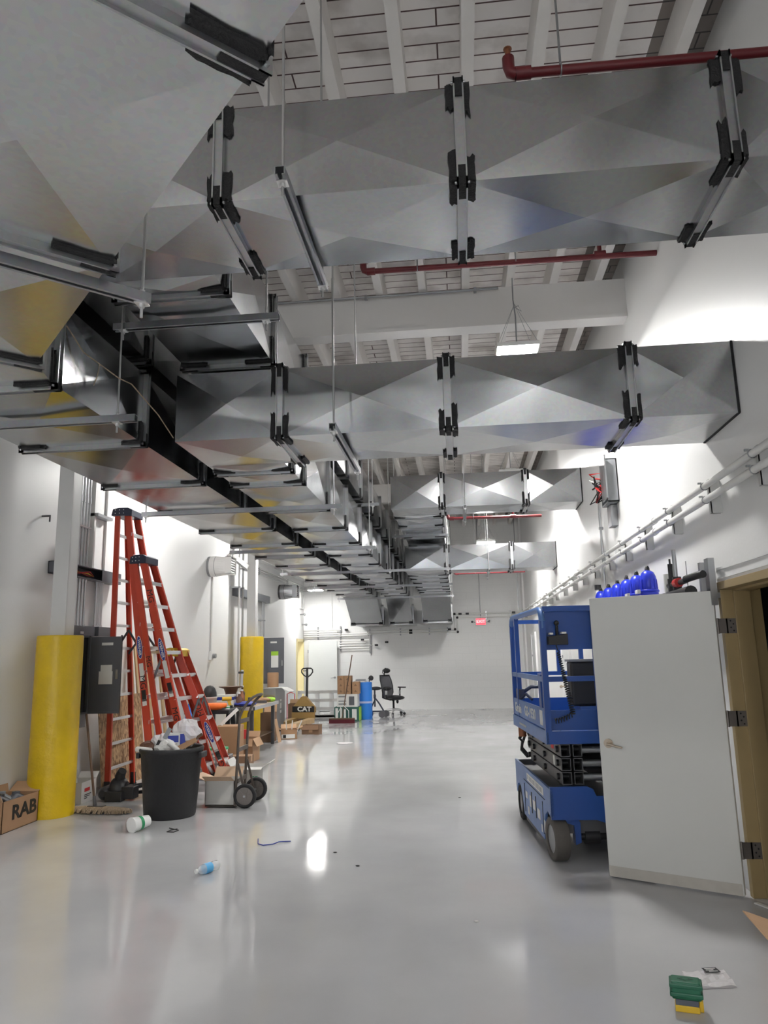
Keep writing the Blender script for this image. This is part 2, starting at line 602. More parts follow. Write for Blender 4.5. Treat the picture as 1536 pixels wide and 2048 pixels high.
def text(body, size, mat, parent, loc, xdir, nrm, name='lettering', world=False, label=None, sx=1.0, bold=0.0, shear=0.0, ext=0.001):
    c = bpy.data.curves.new(name, 'FONT')
    c.body = body
    c.size = size
    c.align_x = 'CENTER'
    c.align_y = 'CENTER'
    c.extrude = ext
    c.offset = bold
    c.shear = shear
    c.resolution_u = 3
    c.materials.append(mat)
    o = bpy.data.objects.new(name, c)
    COL.objects.link(o)
    x = V(xdir).normalized()
    n = V(nrm)
    n = (n - x * n.dot(x)).normalized()
    y = n.cross(x)
    R = Matrix(((x.x * sx, y.x, n.x, loc[0]), (x.y * sx, y.y, n.y, loc[1]), (x.z * sx, y.z, n.z, loc[2]), (0, 0, 0, 1)))
    bpy.context.view_layer.update()
    me = bpy.data.meshes.new_from_object(o.evaluated_get(bpy.context.evaluated_depsgraph_get()))
    bpy.data.objects.remove(o)
    bpy.data.curves.remove(c)
    if world:
        R = TM[parent.name].inverted() @ R
    me.transform(R)
    me.name = name
    o = bpy.data.objects.new(name, me)
    COL.objects.link(o)
    o.parent = parent
    TM[o.name] = TM[parent.name]
    return tagit(o, label)


def kids(o):
    return [c for c in bpy.data.objects if c.parent == o]


def copy_tree(o, parent=None):
    ch = kids(o)
    c = o.copy()
    COL.objects.link(c)
    if parent is not None:
        c.parent = parent
    for k in ch:
        copy_tree(k, c)
    return c


def copy_thing(o, loc, label, rotz=None, scale=None, group=None):
    c = copy_tree(o)
    c.location = loc
    if rotz is not None:
        c.rotation_euler = (0, 0, rotz)
    if scale:
        c.scale = scale
    c['label'] = label
    if group:
        c['group'] = group
    return c


def quad(mb, o, a, b, t=0.002):
    """thin plate: corner o, edge vectors a and b"""
    o, a, b = V(o), V(a), V(b)
    n = a.cross(b).normalized() * t
    return mb.add([o, o + a, o + a + b, o + b, o + n, o + a + n, o + a + b + n, o + b + n],
                  [(0, 3, 2, 1), (4, 5, 6, 7), (0, 1, 5, 4), (1, 2, 6, 5), (2, 3, 7, 6), (3, 0, 4, 7)])

# ================================================================== the hall
def struct(name, mb, mat, **k):
    return obj(name, mb, mat, kind='structure', **k)


struct('floor', MB().box((-5.6, WALL_B - 0.3, -0.2), (4.3, WALL_F + 0.4, 0)), M['floor'])
wl = MB()
wl.box((WALL_L - 0.3, WALL_B - 0.3, 0), (WALL_L, 21.80, CEIL + 0.1))
wl.box((WALL_L - 0.3, 22.72, 0), (WALL_L, WALL_F + 0.3, CEIL + 0.1))
wl.box((WALL_L - 0.3, 21.80, 2.14), (WALL_L, 22.72, CEIL + 0.1))
struct('wall_left', wl, M['wall'])
D0, D1, DZ = 4.56, 5.53, 2.085
wr = MB()
wr.box((WALL_R, WALL_B - 0.3, 0), (WALL_R + 0.24, D0, CEIL + 0.1))
wr.box((WALL_R, D1, 0), (WALL_R + 0.24, WALL_F + 0.3, CEIL + 0.1))
wr.box((WALL_R, D0, DZ), (WALL_R + 0.24, D1, CEIL + 0.1))
struct('wall_right', wr, M['wall'])
struct('wall_far', MB().box((WALL_L, WALL_F, 0), (WALL_R, WALL_F + 0.3, CEIL + 0.1)), M['far'])
# unseen loading doorway, added behind the camera to let in fill daylight
wb = MB()
wb.box((WALL_L, WALL_B - 0.3, 0), (-3.9, WALL_B, CEIL + 0.1)).box((1.0, WALL_B - 0.3, 0), (WALL_R, WALL_B, CEIL + 0.1)).box((-3.9, WALL_B - 0.3, 3.9), (1.0, WALL_B, CEIL + 0.1))
struct('wall_back', wb, M['wall'])
pl = bpy.data.lights.new('daylight_portal', 'AREA')
pl.shape = 'RECTANGLE'
pl.size, pl.size_y = 4.9, 3.9
pl.cycles.is_portal = True
po = bpy.data.objects.new('daylight_portal', pl)
COL.objects.link(po)
po.location = (-1.45, WALL_B - 0.02, 1.95)
po.rotation_euler = (math.radians(90), 0, 0)
# the unlit room beyond the open door, its shade put into the dark wall colour
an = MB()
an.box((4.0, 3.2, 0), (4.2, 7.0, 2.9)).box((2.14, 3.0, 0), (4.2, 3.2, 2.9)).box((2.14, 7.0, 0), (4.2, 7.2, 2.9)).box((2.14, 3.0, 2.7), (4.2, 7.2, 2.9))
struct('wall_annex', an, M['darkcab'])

struct('ceiling', MB().box((WALL_L, WALL_B, CEIL), (1.50, WALL_F, CEIL + 0.1)), M['plank'])
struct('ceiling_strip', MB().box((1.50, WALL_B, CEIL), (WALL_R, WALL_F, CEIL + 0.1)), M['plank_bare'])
for i in range(-9, 4):
    x = 0.20 + 0.475 * i
    if x < WALL_L + 0.1:
        continue
    struct('ceiling_joist', MB().box((x - 0.042, WALL_B, 5.57), (x + 0.042, WALL_F, CEIL)), M['joist'])
# three steel beams that carry the joists, boxed-in web and wider foot
for y in (7.47, -1.6, 16.6):
    b = MB()
    b.box((WALL_L, y, 5.13), (WALL_R, y + 0.21, 5.17)).box((WALL_L, y + 0.012, 5.17), (WALL_R, y + 0.198, 5.57))
    struct('ceiling_beam', b, M['beam'])
# conduit line along the top of the beam
t = thing('conduit_run', 'thin grey conduit along the top edge of the white ceiling beam', 'conduit', (-4.4, 7.42, 5.53))
obj('pipe', MB().cyl((0, 0, 0), (4.95, 0, 0), 0.014, n=8), M['steel'], t)
for x in (0.5, 2.0, 3.5, 4.7):
    obj('clip', MB().box((x - 0.015, -0.02, -0.02), (x + 0.015, 0.045, 0.02)), M['steel'], t)

# pilaster in the far right corner and the raised edge on the right wall
struct('trim_1', MB().box((WALL_R - 0.05, 22.2, 0), (WALL_R, WALL_F, CEIL)), M['wall'])
# soffit along the left wall, high up beyond the second column
struct('trim_2', MB().box((WALL_L, 16.9, 3.98), (WALL_L + 0.14, WALL_F, 4.25)), M['wall'])

# ------------------------------------------------------------------ open door on the right (door_1), its frame and casing
hx, hy = 1.812, 5.506
lx, ly = 1.014, 5.953
dv = V((lx - hx, ly - hy, 0))
DW = dv.length
dv.normalize()
dn = V((dv.y, -dv.x, 0))          # out of the face that looks at the room's near end
if dn.y > 0:
    dn = -dn


def dp(a, t, z):
    p = V((hx, hy, 0)) + dv * a - dn * t
    return (p.x, p.y, z)


leaf = MB()
vs = [dp(a, t_, z) for z in (0.012, 2.052) for a, t_ in ((0, 0), (DW, 0), (DW, 0.045), (0, 0.045))]
leaf.add(vs, [(0, 1, 2, 3), (7, 6, 5, 4), (0, 4, 5, 1), (1, 5, 6, 2), (2, 6, 7, 3), (3, 7, 4, 0)])
door1 = struct('door_1', leaf, M['door'], bevel=0.003)
k = MB()
k.add([dp(a, t_, z) for z in (0.012, 0.085) for a, t_ in ((0.01, -0.004), (DW - 0.005, -0.004), (DW - 0.005, 0), (0.01, 0))],
      [(0, 1, 2, 3), (7, 6, 5, 4), (0, 4, 5, 1), (1, 5, 6, 2), (2, 6, 7, 3), (3, 7, 4, 0)])
obj('bottom_rail', k, pm('scuffed_door_strip', (0.55, 0.52, 0.47), 0.5, var=0.15, scale=12), door1, label='worn strip along the door foot')
for sgn in (1, -1):
    h = MB()
    t0 = 0 if sgn == 1 else 0.045
    c0 = V(dp(DW - 0.07, t0, 0.955))
    nn = dn * sgn
    h.cyl(c0, c0 + nn * 0.012, 0.034, n=24)
    h.cyl(c0, c0 + nn * 0.05, 0.012)
    p1 = c0 + nn * 0.05
    h.tube([p1, p1 - dv * 0.03 + V((0, 0, -0.004)), p1 - dv * 0.075 + V((0, 0, -0.016)), p1 - dv * 0.115 + V((0, 0, -0.022))], [0.011, 0.011, 0.009, 0.007], 10)
    obj('door_handle', h, M['nickel'], door1, label='satin nickel lever handle')
for z in (1.80, 1.16, 0.30):
    h = MB()
    h.cyl((hx + 0.012, hy - 0.004, z - 0.055), (hx + 0.012, hy - 0.004, z + 0.055), 0.009, n=10)
    h.box((hx + 0.07, D1 - 0.031, z - 0.052), (hx + 0.145, D1 - 0.026, z + 0.052))
    h.box((hx + 0.012, D1 - 0.031, z - 0.052), (hx + 0.08, D1 - 0.026, z + 0.052))
    hh = obj('hinge', h, M['bronze'], door1)
    s = MB()
    for dx, dz in ((0.10, 0.035), (0.118, 0.012), (0.10, -0.012), (0.118, -0.035)):
        s.cyl((hx + dx, D1 - 0.0325, z + dz), (hx + dx, D1 - 0.03, z + dz), 0.006, n=8)
    obj('screw', s, M['ink'], hh)
fr = MB()
fx0, fx1 = WALL_R - 0.035, WALL_R + 0.245
for ya, yb in ((D1 - 0.026, D1 + 0.03), (D0 - 0.03, D0 + 0.026)):
    fr.box((fx0, ya, 0), (fx1, yb, DZ - 0.026))
    st = ya if ya > 5 else yb
    fr.box((fx0 + 0.085, st - 0.016, 0), (fx0 + 0.20, st + 0.016, DZ - 0.026))
fr.box((fx0, D0 - 0.03, DZ - 0.026), (fx1, D1 + 0.03, DZ + 0.03))
fr.box((fx0 + 0.085, D0 + 0.026, DZ - 0.042), (fx0 + 0.20, D1 - 0.026, DZ - 0.01))
struct('trim_3', fr, M['tan'], bevel=0.003)
cs = MB()
for dz, th, hgt in ((0.03, 0.018, 0.10), (0.052, 0.026, 0.016), (0.115, 0.03, 0.018)):
    cs.box((WALL_R - th, D0 - 0.14, DZ + dz), (WALL_R + 0.001, D1 + 0.06, DZ + dz + hgt))
struct('trim_4', cs, M['wall'])
obj('door_stop', MB().bar((1.84, 5.40, 0.006), (1.90, 5.28, 0.006), 0.03, 0.008), M['pvc'], label='pale strip of threshold lying at the open door', cat='strip')

# ------------------------------------------------------------------ door_2: far left, leaf swung back in front of the far wall
f2 = MB()
for ya, yb in ((21.78, 21.84), (22.68, 22.74)):
    f2.box((WALL_L - 0.24, ya, 0), (WALL_L + 0.03, yb, 2.14))
f2.box((WALL_L - 0.24, 21.78, 2.10), (WALL_L + 0.03, 22.74, 2.18))
struct('trim_5', f2, M['cream'])
struct('wall_closet', MB().box((WALL_L - 1.2, 20.9, 0), (WALL_L - 0.85, 23.4, 2.6)), M['wall'])
lf = MB().box((-4.72, 22.60, 0.012), (-3.83, 22.645, 2.10))
door2 = struct('door_2', lf, M['doorw'], bevel=0.003)
h = MB()
h.cyl((-3.9, 22.60, 1.0), (-3.9, 22.585, 1.0), 0.033)
h.cyl((-3.9, 22.60, 1.0), (-3.9, 22.54, 1.0), 0.011)
h.tube([(-3.9, 22.545, 1.0), (-4.02, 22.545, 0.99)], 0.009, 8)
obj('door_handle', h, M['steel'], door2)
for z in (0.3, 1.05, 1.8):
    obj('hinge', MB().cyl((-4.73, 22.595, z - 0.05), (-4.73, 22.595, z + 0.05), 0.01, n=8), M['steel'], door2)

# ------------------------------------------------------------------ door_3, door_4: white doors on the right wall, seen through the lift's rails
for i, (ya, yb) in enumerate(((13.4, 14.35), (19.3, 20.3))):
    dm = MB().box((WALL_R - 0.03, ya + 0.05, 0.012), (WALL_R - 0.004, yb - 0.05, 2.08))
    d = struct('door_%d' % (3 + i), dm, M['doorw'], bevel=0.003)
    hb = MB().cyl((WALL_R - 0.03, yb - 0.14, 1.0), (WALL_R - 0.085, yb - 0.14, 1.0), 0.013)
    hb.ball((WALL_R - 0.10, yb - 0.14, 1.0), 0.03)
    obj('door_knob', hb, M['nickel'], d)
    hb = MB().cyl((WALL_R - 0.03, yb - 0.14, 1.55), (WALL_R - 0.05, yb - 0.14, 1.55), 0.026)
    obj('lock', hb, M['steel'], d)
    g = MB()
    g.box((WALL_R - 0.045, ya - 0.05, 0), (WALL_R - 0.001, ya, 2.15)).box((WALL_R - 0.045, yb, 0), (WALL_R - 0.001, yb + 0.05, 2.15))
    g.box((WALL_R - 0.045, ya, 2.10), (WALL_R - 0.001, yb, 2.15))
    g.box((WALL_R - 0.012, ya, 0), (WALL_R - 0.002, yb, 2.1))
    struct('trim_%d' % (6 + i), g, M['wall'])

# ------------------------------------------------------------------ columns and bollards
col_defs = ((-4.57, 8.08, 'grey steel column standing in the nearer yellow bollard'), (-4.48, 15.55, 'grey steel column standing in the farther yellow bollard'))
for x, y, lab in col_defs:
    c = MB()
    c.box((x - 0.09, y - 0.10, 0), (x + 0.09, y - 0.085, 5.56)).box((x - 0.09, y + 0.085, 0), (x + 0.09, y + 0.10, 5.56))
    c.box((x - 0.055, y - 0.09, 0), (x + 0.09, y + 0.09, 5.56))
    o = struct('column', c, M['greycol'])
    o['label'] = lab
bol = MB()
pr = [(0.248, 0.0), (0.252, 0.05), (0.25, 1.0), (0.25, 1.93), (0.243, 1.945), (0.10, 1.95)]
bol.lathe(pr, 40)
b1 = obj('bollard', bol, M['yellow'])
b1.location = (-4.58, 8.08, 0)
tagit(b1, 'scarred yellow column bollard beside the open electrical panel', 'bollard', 'yellow column bollards')
b2 = b1.copy()
COL.objects.link(b2)
b2.location = (-4.48, 15.55, 0)
b2.scale = (1, 1, 1.075)
b2['label'] = 'farther yellow column bollard behind the cluttered workbench'


# ================================================================== ducts
def sheet_face(mb, o, a, b, n, br=0.012):
    """one duct side: corner o, edges a and b, with the raised diagonal crease of a cross-broken sheet"""
    o, a, b = V(o), V(a), V(b)
    n = V(n)
    c = o + (a + b) / 2 + n * br
    return mb.add([o, o + a, o + a + b, o + b, c], [(0, 1, 4), (1, 2, 4), (2, 3, 4), (3, 0, 4)])


def section(parent, p, q, s, hw, z0, z1, mat, br=0.012, z0b=None, z1b=None, caps=''):
    """duct section from p to q (plan points of the centre line); s = sideways unit vector, hw = half width"""
    p, q = V((*p, 0)), V((*q, 0))
    s = V((*s, 0))
    z0b = z0 if z0b is None else z0b
    z1b = z1 if z1b is None else z1b
    P = lambda e, k, z: e + s * (k * hw) + V((0, 0, z))
    A = [P(p, -1, z0), P(p, 1, z0), P(p, 1, z1), P(p, -1, z1)]
    B = [P(q, -1, z0b), P(q, 1, z0b), P(q, 1, z1b), P(q, -1, z1b)]
    mb = MB()
    mid = (sum(A, V((0, 0, 0))) + sum(B, V((0, 0, 0)))) / 8
    for i in range(4):
        j = (i + 1) % 4
        o = A[i]
        a = B[i] - A[i]
        b = A[j] - A[i]
        n = a.cross(b).normalized()
        if n.dot(mid - o) > 0:
            n = -n
        sheet_face(mb, o, a, b, n, br)
    if '0' in caps:
        mb.add(A, [(0, 1, 2, 3)])
    if '1' in caps:
        mb.add(B, [(3, 2, 1, 0)])
    return obj('duct_section', mb, mat, parent, world=True)


def jag(o, a, b, n, t=0.003, k=4):
    """ragged patch of brushed-on sealant: corner o, edge vectors a (across) and b (along)"""
    o, a, b, n = V(o), V(a), V(b), V(n)
    pts = []
    for i in range(k + 1):
        pts.append(o + a * (i / k) + b * random.uniform(-0.10, 0.06))
    for i in range(1, k):
        pts.append(o + a * (1 + random.uniform(-0.12, 0.06)) + b * (i / k))
    for i in range(k + 1):
        pts.append(o + a * (1 - i / k) + b * (1 + random.uniform(-0.14, 0.12)))
    for i in range(1, k):
        pts.append(o + a * random.uniform(-0.02, 0.08) + b * (1 - i / k))
    m = len(pts)
    vs = [p + n * 0.001 for p in pts] + [p + n * t for p in pts]
    fs = [tuple(range(m)), tuple(range(m, 2 * m))] + [(i, (i + 1) % m, (i + 1) % m + m, i + m) for i in range(m)]
    return vs, fs


def joint(parent, p, a, s, hw, z0, z1, seal=True, sl=0.15):
    """flanged joint round the duct at plan point p; a = run direction, s = sideways"""
    p, a, s = V((*p, 0)), V((*a, 0)), V((*s, 0))
    f = MB()
    T = 0.034
    for o_ in (-0.021, 0.021):
        c = p + a * o_
        for z, zz in ((z0 - T, z0 + 0.004), (z1 - 0.004, z1 + T)):
            f.bar(c - s * (hw + T) + V((0, 0, (z + zz) / 2)), c + s * (hw + T) + V((0, 0, (z + zz) / 2)), 0.007, zz - z, (0, 0, 1))
        for k in (-1, 1):
            cc = c + s * (k * (hw + T / 2 - 0.002))
            f.bar(cc + V((0, 0, z0 - T)), cc + V((0, 0, z1 + T)), 0.007, T + 0.004, tuple(s))
    for z, h_ in ((z0 - 0.012, 0.024), (z1 + 0.012, 0.024)):
        f.bar(p - s * (hw + 0.02) + V((0, 0, z)), p + s * (hw + 0.02) + V((0, 0, z)), 0.036, h_, (0, 0, 1))
    for k in (-1, 1):
        cc = p + s * (k * (hw + 0.010))
        f.bar(cc + V((0, 0, z0)), cc + V((0, 0, z1)), 0.036, 0.024, tuple(s))
    # corner bolts
    for k in (-1, 1):
        for z in (z0 - 0.015, z1 + 0.015):
            c = p + s * (k * (hw + 0.015)) + V((0, 0, z))
            f.cyl(c - a * 0.035, c + a * 0.035, 0.007, n=6)
    fl = obj('flange', f, M['flange'], parent, world=True)
    if seal:
        up_ = V((0, 0, 1))
        for k in (-1, 1):
            for lo in ((1, 0) if seal == 2 else (1,)):
                m = MB()
                zc = z0 if lo else z1
                sg = 1 if lo else -1
                for e in (-1, 1):
                    w_ = a * (e * random.uniform(0.036, 0.05))
                    l_ = random.uniform(0.8, 1.25) * sl
                    q = p + a * (e * 0.016) + s * (k * hw) + up_ * zc
                    m.add(*jag(q, w_, s * (-k * l_), up_ * -sg, 0.016))
                    m.add(*jag(q, w_, up_ * (sg * l_), s * k, 0.016))
                c = p + s * (k * (hw + 0.012))
                m.bar(c + up_ * (zc - sg * 0.030), c + up_ * (zc + sg * sl * 0.45), 0.040, 0.036, tuple(s))
                m.bar(p + s * (k * (hw + 0.026)) + up_ * (zc - sg * 0.014), p + s * (k * (hw - sl * 0.6)) + up_ * (zc - sg * 0.014), 0.044, 0.034, (0, 0, 1))
                obj('sealant', m, M['seal'], fl, world=True, label='black brushed-on sealant at a joint corner')
    return fl


def run_y(t, x0, x1, z0, z1, ys, mat, br=0.012, seal_to=99, caps=''):
    xc, hw = (x0 + x1) / 2, (x1 - x0) / 2
    for i in range(len(ys) - 1):
        section(t, (xc, ys[i]), (xc, ys[i + 1]), (1, 0), hw, z0, z1, mat, br, caps=caps if i == len(ys) - 2 else '')
    for y in ys[1:-1]:
        joint(t, (xc, y), (0, 1), (1, 0), hw, z0, z1, 2 if y < 11 and z0 > 3.5 else 1)


def run_x(t, y0, y1, z0, z1, xs, mat, br=0.012, first_cap=True):
    yc, hw = (y0 + y1) / 2, (y1 - y0) / 2
    for i in range(len(xs) - 1):
        section(t, (xs[i], yc), (xs[i + 1], yc), (0, 1), hw, z0, z1, mat, br, caps='0' if (i == 0 and first_cap) else '')
    e = MB()
    xe = WALL_R - 0.0085
    for a_, b_ in (((y0, z0), (y1, z0)), ((y1, z0), (y1, z1)), ((y1, z1), (y0, z1)), ((y0, z1), (y0, z0))):
        e.bar((xe, a_[0], a_[1]), (xe, b_[0], b_[1]), 0.010, 0.014, (1, 0, 0))
    obj('wall_seal', e, M['seal'], t, world=True)
    for x in xs[1:-1]:
        joint(t, (x, yc), (1, 0), (0, 1), hw, z0, z1, 2)


def end_offset(t, x0, x1, z0, z1, zb, y0, y1):
    """the run's far end: a sloping offset down, then level into the far wall"""
    xc, hw = (x0 + x1) / 2, (x1 - x0) / 2
    joint(t, (xc, y0), (0, 1), (1, 0), hw, z0, z1, True, 0.12)
    section(t, (xc, y0), (xc, y1), (1, 0), hw, z0, z1, M['galv'], 0.01, zb, zb + (z1 - z0))
    joint(t, (xc, y1), (0, 1), (1, 0), hw, zb, zb + (z1 - z0), True, 0.10)
    section(t, (xc, y1), (xc, WALL_F - 0.012), (1, 0), hw, zb, zb + (z1 - z0), M['galv'], 0.01)


# --- A: the lowest main, a big diagonal near the camera that turns along the left wall
AZ0, AZ1 = 3.165, 3.675
ta = thing('main_duct', 'big diagonal duct overhead that turns to run low along the left wall', 'duct', (-2.64, 3.63, AZ0), group='galvanized air ducts')
dd = V((-0.687, 0.727))
dd.normalize()
dn2 = V((-dd.y, dd.x))
HW = 0.445
E1 = V((-2.145, 3.375))
ctr = lambda tt: E1 + dd * (-tt) + dn2 * HW
for a0, a1 in ((4.9, 3.66), (3.66, 2.44), (2.44, 1.22), (1.22, 0.03)):
    section(ta, ctr(a0), ctr(a1), dn2, HW, AZ0, AZ1, M['galv_old'], 0.040, caps='0' if a0 > 4 else '')
for a0 in (3.66, 2.44, 1.22, 0.03):
    joint(ta, ctr(a0), dd, dn2, HW, AZ0, AZ1, True, 0.17)
Rr, Ll = ctr(0.03) - dn2 * HW, ctr(0.03) + dn2 * HW
R2, L2 = V((-2.20, 3.63)), V((-3.08, 3.63))
el = MB()
P4 = [Rr, R2, L2, Ll]
el.add([(*p, AZ0) for p in P4] + [(*p, AZ1) for p in P4], [(0, 1, 2, 3), (7, 6, 5, 4), (0, 4, 5, 1), (2, 6, 7, 3)])
obj('elbow', el, M['galv_old'], ta, world=True)
joint(ta, (-2.64, 3.65), (0, 1), (1, 0), 0.44, AZ0, AZ1, True, 0.2)
ysA = [3.65] + [4.80 + 1.225 * i for i in range(12)] + [19.45]
run_y(ta, -3.08, -2.20, AZ0, AZ1, ysA, M['galv'], 0.024)
end_offset(ta, -3.08, -2.20, AZ0, AZ1, 2.50, 19.45, 20.75)

# --- C: crossing duct nearest the camera, turning into the upper run above B
CZ0, CZ1 = 3.79, 4.29
tc_ = thing('branch_duct', 'upper crossing duct nearest the camera, turning to run above the middle duct', 'duct', (-1.65, 3.38, CZ0), group='galvanized air ducts')
run_x(tc_, 3.05, 3.70, CZ0, CZ1, [-1.97, -1.07, 0.09, 1.30, WALL_R - 0.012], M['galv'], 0.030)
run_y(tc_, -1.97, -1.31, CZ0, CZ1, [3.70, 3.89, 4.98, 6.10, 7.32, 8.54, 9.78, 11.0, 12.2, 13.4, 14.6, 15.8, 17.0, 18.2, 19.4, 20.6, WALL_F - 0.012], M['galv'], 0.024)

# --- G: the upper run stacked above the left main
tg = thing('upper_duct', 'dark upper duct stacked above the low duct along the left wall', 'duct', (-2.64, 2.9, CZ0), group='galvanized air ducts')
run_y(tg, -3.08, -2.20, CZ0 + 0.01, CZ1 + 0.01, [2.6, 3.62] + [4.84 + 1.22 * i for i in range(14)] + [WALL_F - 0.012], M['galv'], 0.020, caps='')
section(tg, (-2.64, 2.58), (-2.64, 2.6), (1, 0), 0.44, CZ0 + 0.01, CZ1 + 0.01, M['galv'], 0.0, caps='0')

# --- B: second crossing duct, turning into the middle main
BZ0, BZ1 = 3.175, 3.68
tb = thing('branch_duct', 'second crossing duct, below the beam, turning into the low middle duct', 'duct', (-1.68, 5.2, BZ0), group='galvanized air ducts')
run_x(tb, 4.85, 5.57, BZ0, BZ1, [-1.98, -1.215, -0.03, 1.21, WALL_R - 0.012], M['galv'], 0.030)
ysB = [5.57, 5.78, 6.22] + [7.44 + 1.235 * i for i in range(9)] + [18.6, 19.5]
run_y(tb, -1.98, -1.35, BZ0, BZ1, ysB, M['galv'], 0.024)
end_offset(tb, -1.98, -1.35, BZ0, BZ1, 2.50, 19.5, 20.75)

# --- E: third crossing duct (upper level) and its run
EZ0, EZ1 = 3.85, 4.365
te = thing('branch_duct', 'third crossing duct, high up beyond the beam, with its run at right', 'duct', (-0.63, 11.3, EZ0), group='galvanized air ducts')
run_x(te, 11.0, 11.66, EZ0, EZ1, [-1.0, -0.215, 1.06, WALL_R - 0.012], M['galv'], 0.030)
run_y(te, -1.0, -0.25, EZ0, EZ1, [11.66, 11.78, 12.62, 13.85, 15.1, 16.3, 17.5, 18.7, 19.9, WALL_F - 0.012], M['galv'], 0.024)

# --- D: farthest crossing duct (lower level) and its run
FZ0, FZ1 = 3.255, 3.745
td = thing('branch_duct', 'farthest crossing duct, low behind the second lamp, with its run at right', 'duct', (-0.64, 14.7, FZ0), group='galvanized air ducts')
run_x(td, 14.35, 15.0, FZ0, FZ1, [-1.045, -0.223, 1.04, WALL_R - 0.012], M['galv'], 0.030)
run_y(td, -1.045, -0.26, FZ0, FZ1, [15.0, 15.25, 16.0, 16.9, 17.9, 18.8, 19.5], M['galv'], 0.024)
end_offset(td, -1.045, -0.26, FZ0, FZ1, 2.53, 19.5, 20.75)


# ------------------------------------------------------------------ trapeze hangers
def hanger(lab, p, q, rods, top=CEIL):
    p, q = V(p), V(q)
    d = (q - p).normalized()
    s = V((-d.y, d.x, 0))
    t = thing('trapeze_hanger', lab, 'hanger', tuple(p), group='strut hangers under the ducts')
    m = MB()
    H = 0.042
    up_ = V((0, 0, 1))
    m.bar(p + up_ * (H / 2 - 0.002), q + up_ * (H / 2 - 0.002), H, 0.004)
    for k in (-1, 1):
        m.bar(p + s * (k * H / 2), q + s * (k * H / 2), 0.004, H)
        m.bar(p + s * (k * 0.015) - up_ * (H / 2 - 0.002), q + s * (k * 0.015) - up_ * (H / 2 - 0.002), 0.011, 0.004)
    obj('strut_channel', m, M['strut'], t, world=True)
    L = (q - p).length
    for a in rods:
        c = p + d * a
        r = obj('threaded_rod', MB().cyl(c + up_ * (-0.085), V((c.x, c.y, top)), 0.0065, n=8), M['rod'], t, world=True)
        nt = MB()
        nt.box(c + V((-0.024, -0.024, -H / 2 - 0.006)), c + V((0.024, 0.024, -H / 2)))
        nt.cyl(c + up_ * (-H / 2 - 0.022), c + up_ * (-H / 2 - 0.006), 0.012, n=6)
        obj('nut', MB().cyl(c + up_ * (H / 2), c + up_ * (H / 2 + 0.014), 0.012, n=6), M['alu'], r, world=True)
        obj('nut', nt, M['alu'], r, world=True)
    return t


zA, zB, zC, zE, zD = AZ0 - 0.058, BZ0 - 0.058, CZ0 - 0.058, EZ0 - 0.058, FZ0 - 0.058
g0 = V((-1.225, 2.68, zA))
g1 = g0 + V((*(dn2 * 1.15), 0))
hanger('dark strut hanger under the big diagonal duct overhead', g0, g1, (0.03, 1.12))
hanger('strut hanger under the nearest crossing duct, pointing down the hall', (-0.705, 2.78, zC), (-0.705, 3.84, zC), (0.06, 1.0))
hanger('nearest strut hanger under the duct by the left wall', (-3.32, 4.11, zA), (-1.93, 4.11, zA), (0.06, 1.27))
hanger('strut hanger under the upper run near the nearest crossing duct', (-2.12, 4.15, zC), (-1.05, 4.15, zC), (0.06, 0.99))
hanger('strut hanger under the second crossing duct, pointing down the hall', (-0.78, 4.50, zB), (-0.78, 5.72, zB), (0.06, 1.16))
hanger('strut hanger spanning the two low ducts beside the tall ladder', (-3.19, 7.03, zA), (-1.13, 7.03, zA), (0.04, 1.98))
hanger('strut hanger spanning the two low ducts left of the near wall fan', (-3.19, 9.92, zA), (-1.13, 9.92, zA), (0.04, 1.98))
hanger('strut hanger spanning three low ducts beyond the near wall fan', (-3.19, 12.83, zA), (-0.15, 12.83, zA), (0.04, 1.98, 3.0))
hanger('strut hanger spanning the low ducts by the farther column', (-3.19, 15.75, zA), (-0.15, 15.75, zA), (0.04, 1.98, 3.0))
hanger('last strut hanger, where the low ducts slope down', (-3.19, 19.0, zA), (-0.15, 19.0, zA), (0.04, 1.98, 3.0))
hanger('strut hanger under the upper run above the middle duct', (-2.12, 10.02, zC), (-1.08, 10.02, zC), (0.06, 0.95))
hanger('strut hanger under the third crossing duct run', (-1.20, 13.32, zE), (-0.16, 13.32, zE), (0.05, 1.02))
hanger('short strut hanger under the third crossing duct', (0.13, 10.72, zE), (0.13, 11.95, zE), (0.06, 1.17))
hanger('short strut hanger under the farthest crossing duct', (0.58, 14.15, zD), (0.58, 15.25, zD), (0.06, 1.04))

# loose tie wire strung from the diagonal duct to the second crossing duct
wv = [V((-2.19, 3.72, 3.52)), V((-2.12, 3.95, 3.36)), V((-2.02, 4.3, 3.30)), V((-1.99, 4.83, 3.22))]
wm = MB().tube([(-2.19, 3.72, 3.55), (-2.15, 3.85, 3.44), (-2.05, 4.1, 3.37), (-1.97, 4.11, 3.33), (-1.96, 4.5, 3.26), (-1.985, 4.83, 3.20)], 0.004, 6)
wm.tube([(-2.10, 3.95, 3.40), (-2.11, 3.95, 3.33), (-2.13, 3.95, 3.27)], 0.003, 6)
obj('tie_wire', wm, M['fringe'], label='pale string tied between the hangers beside the left duct', cat='string')


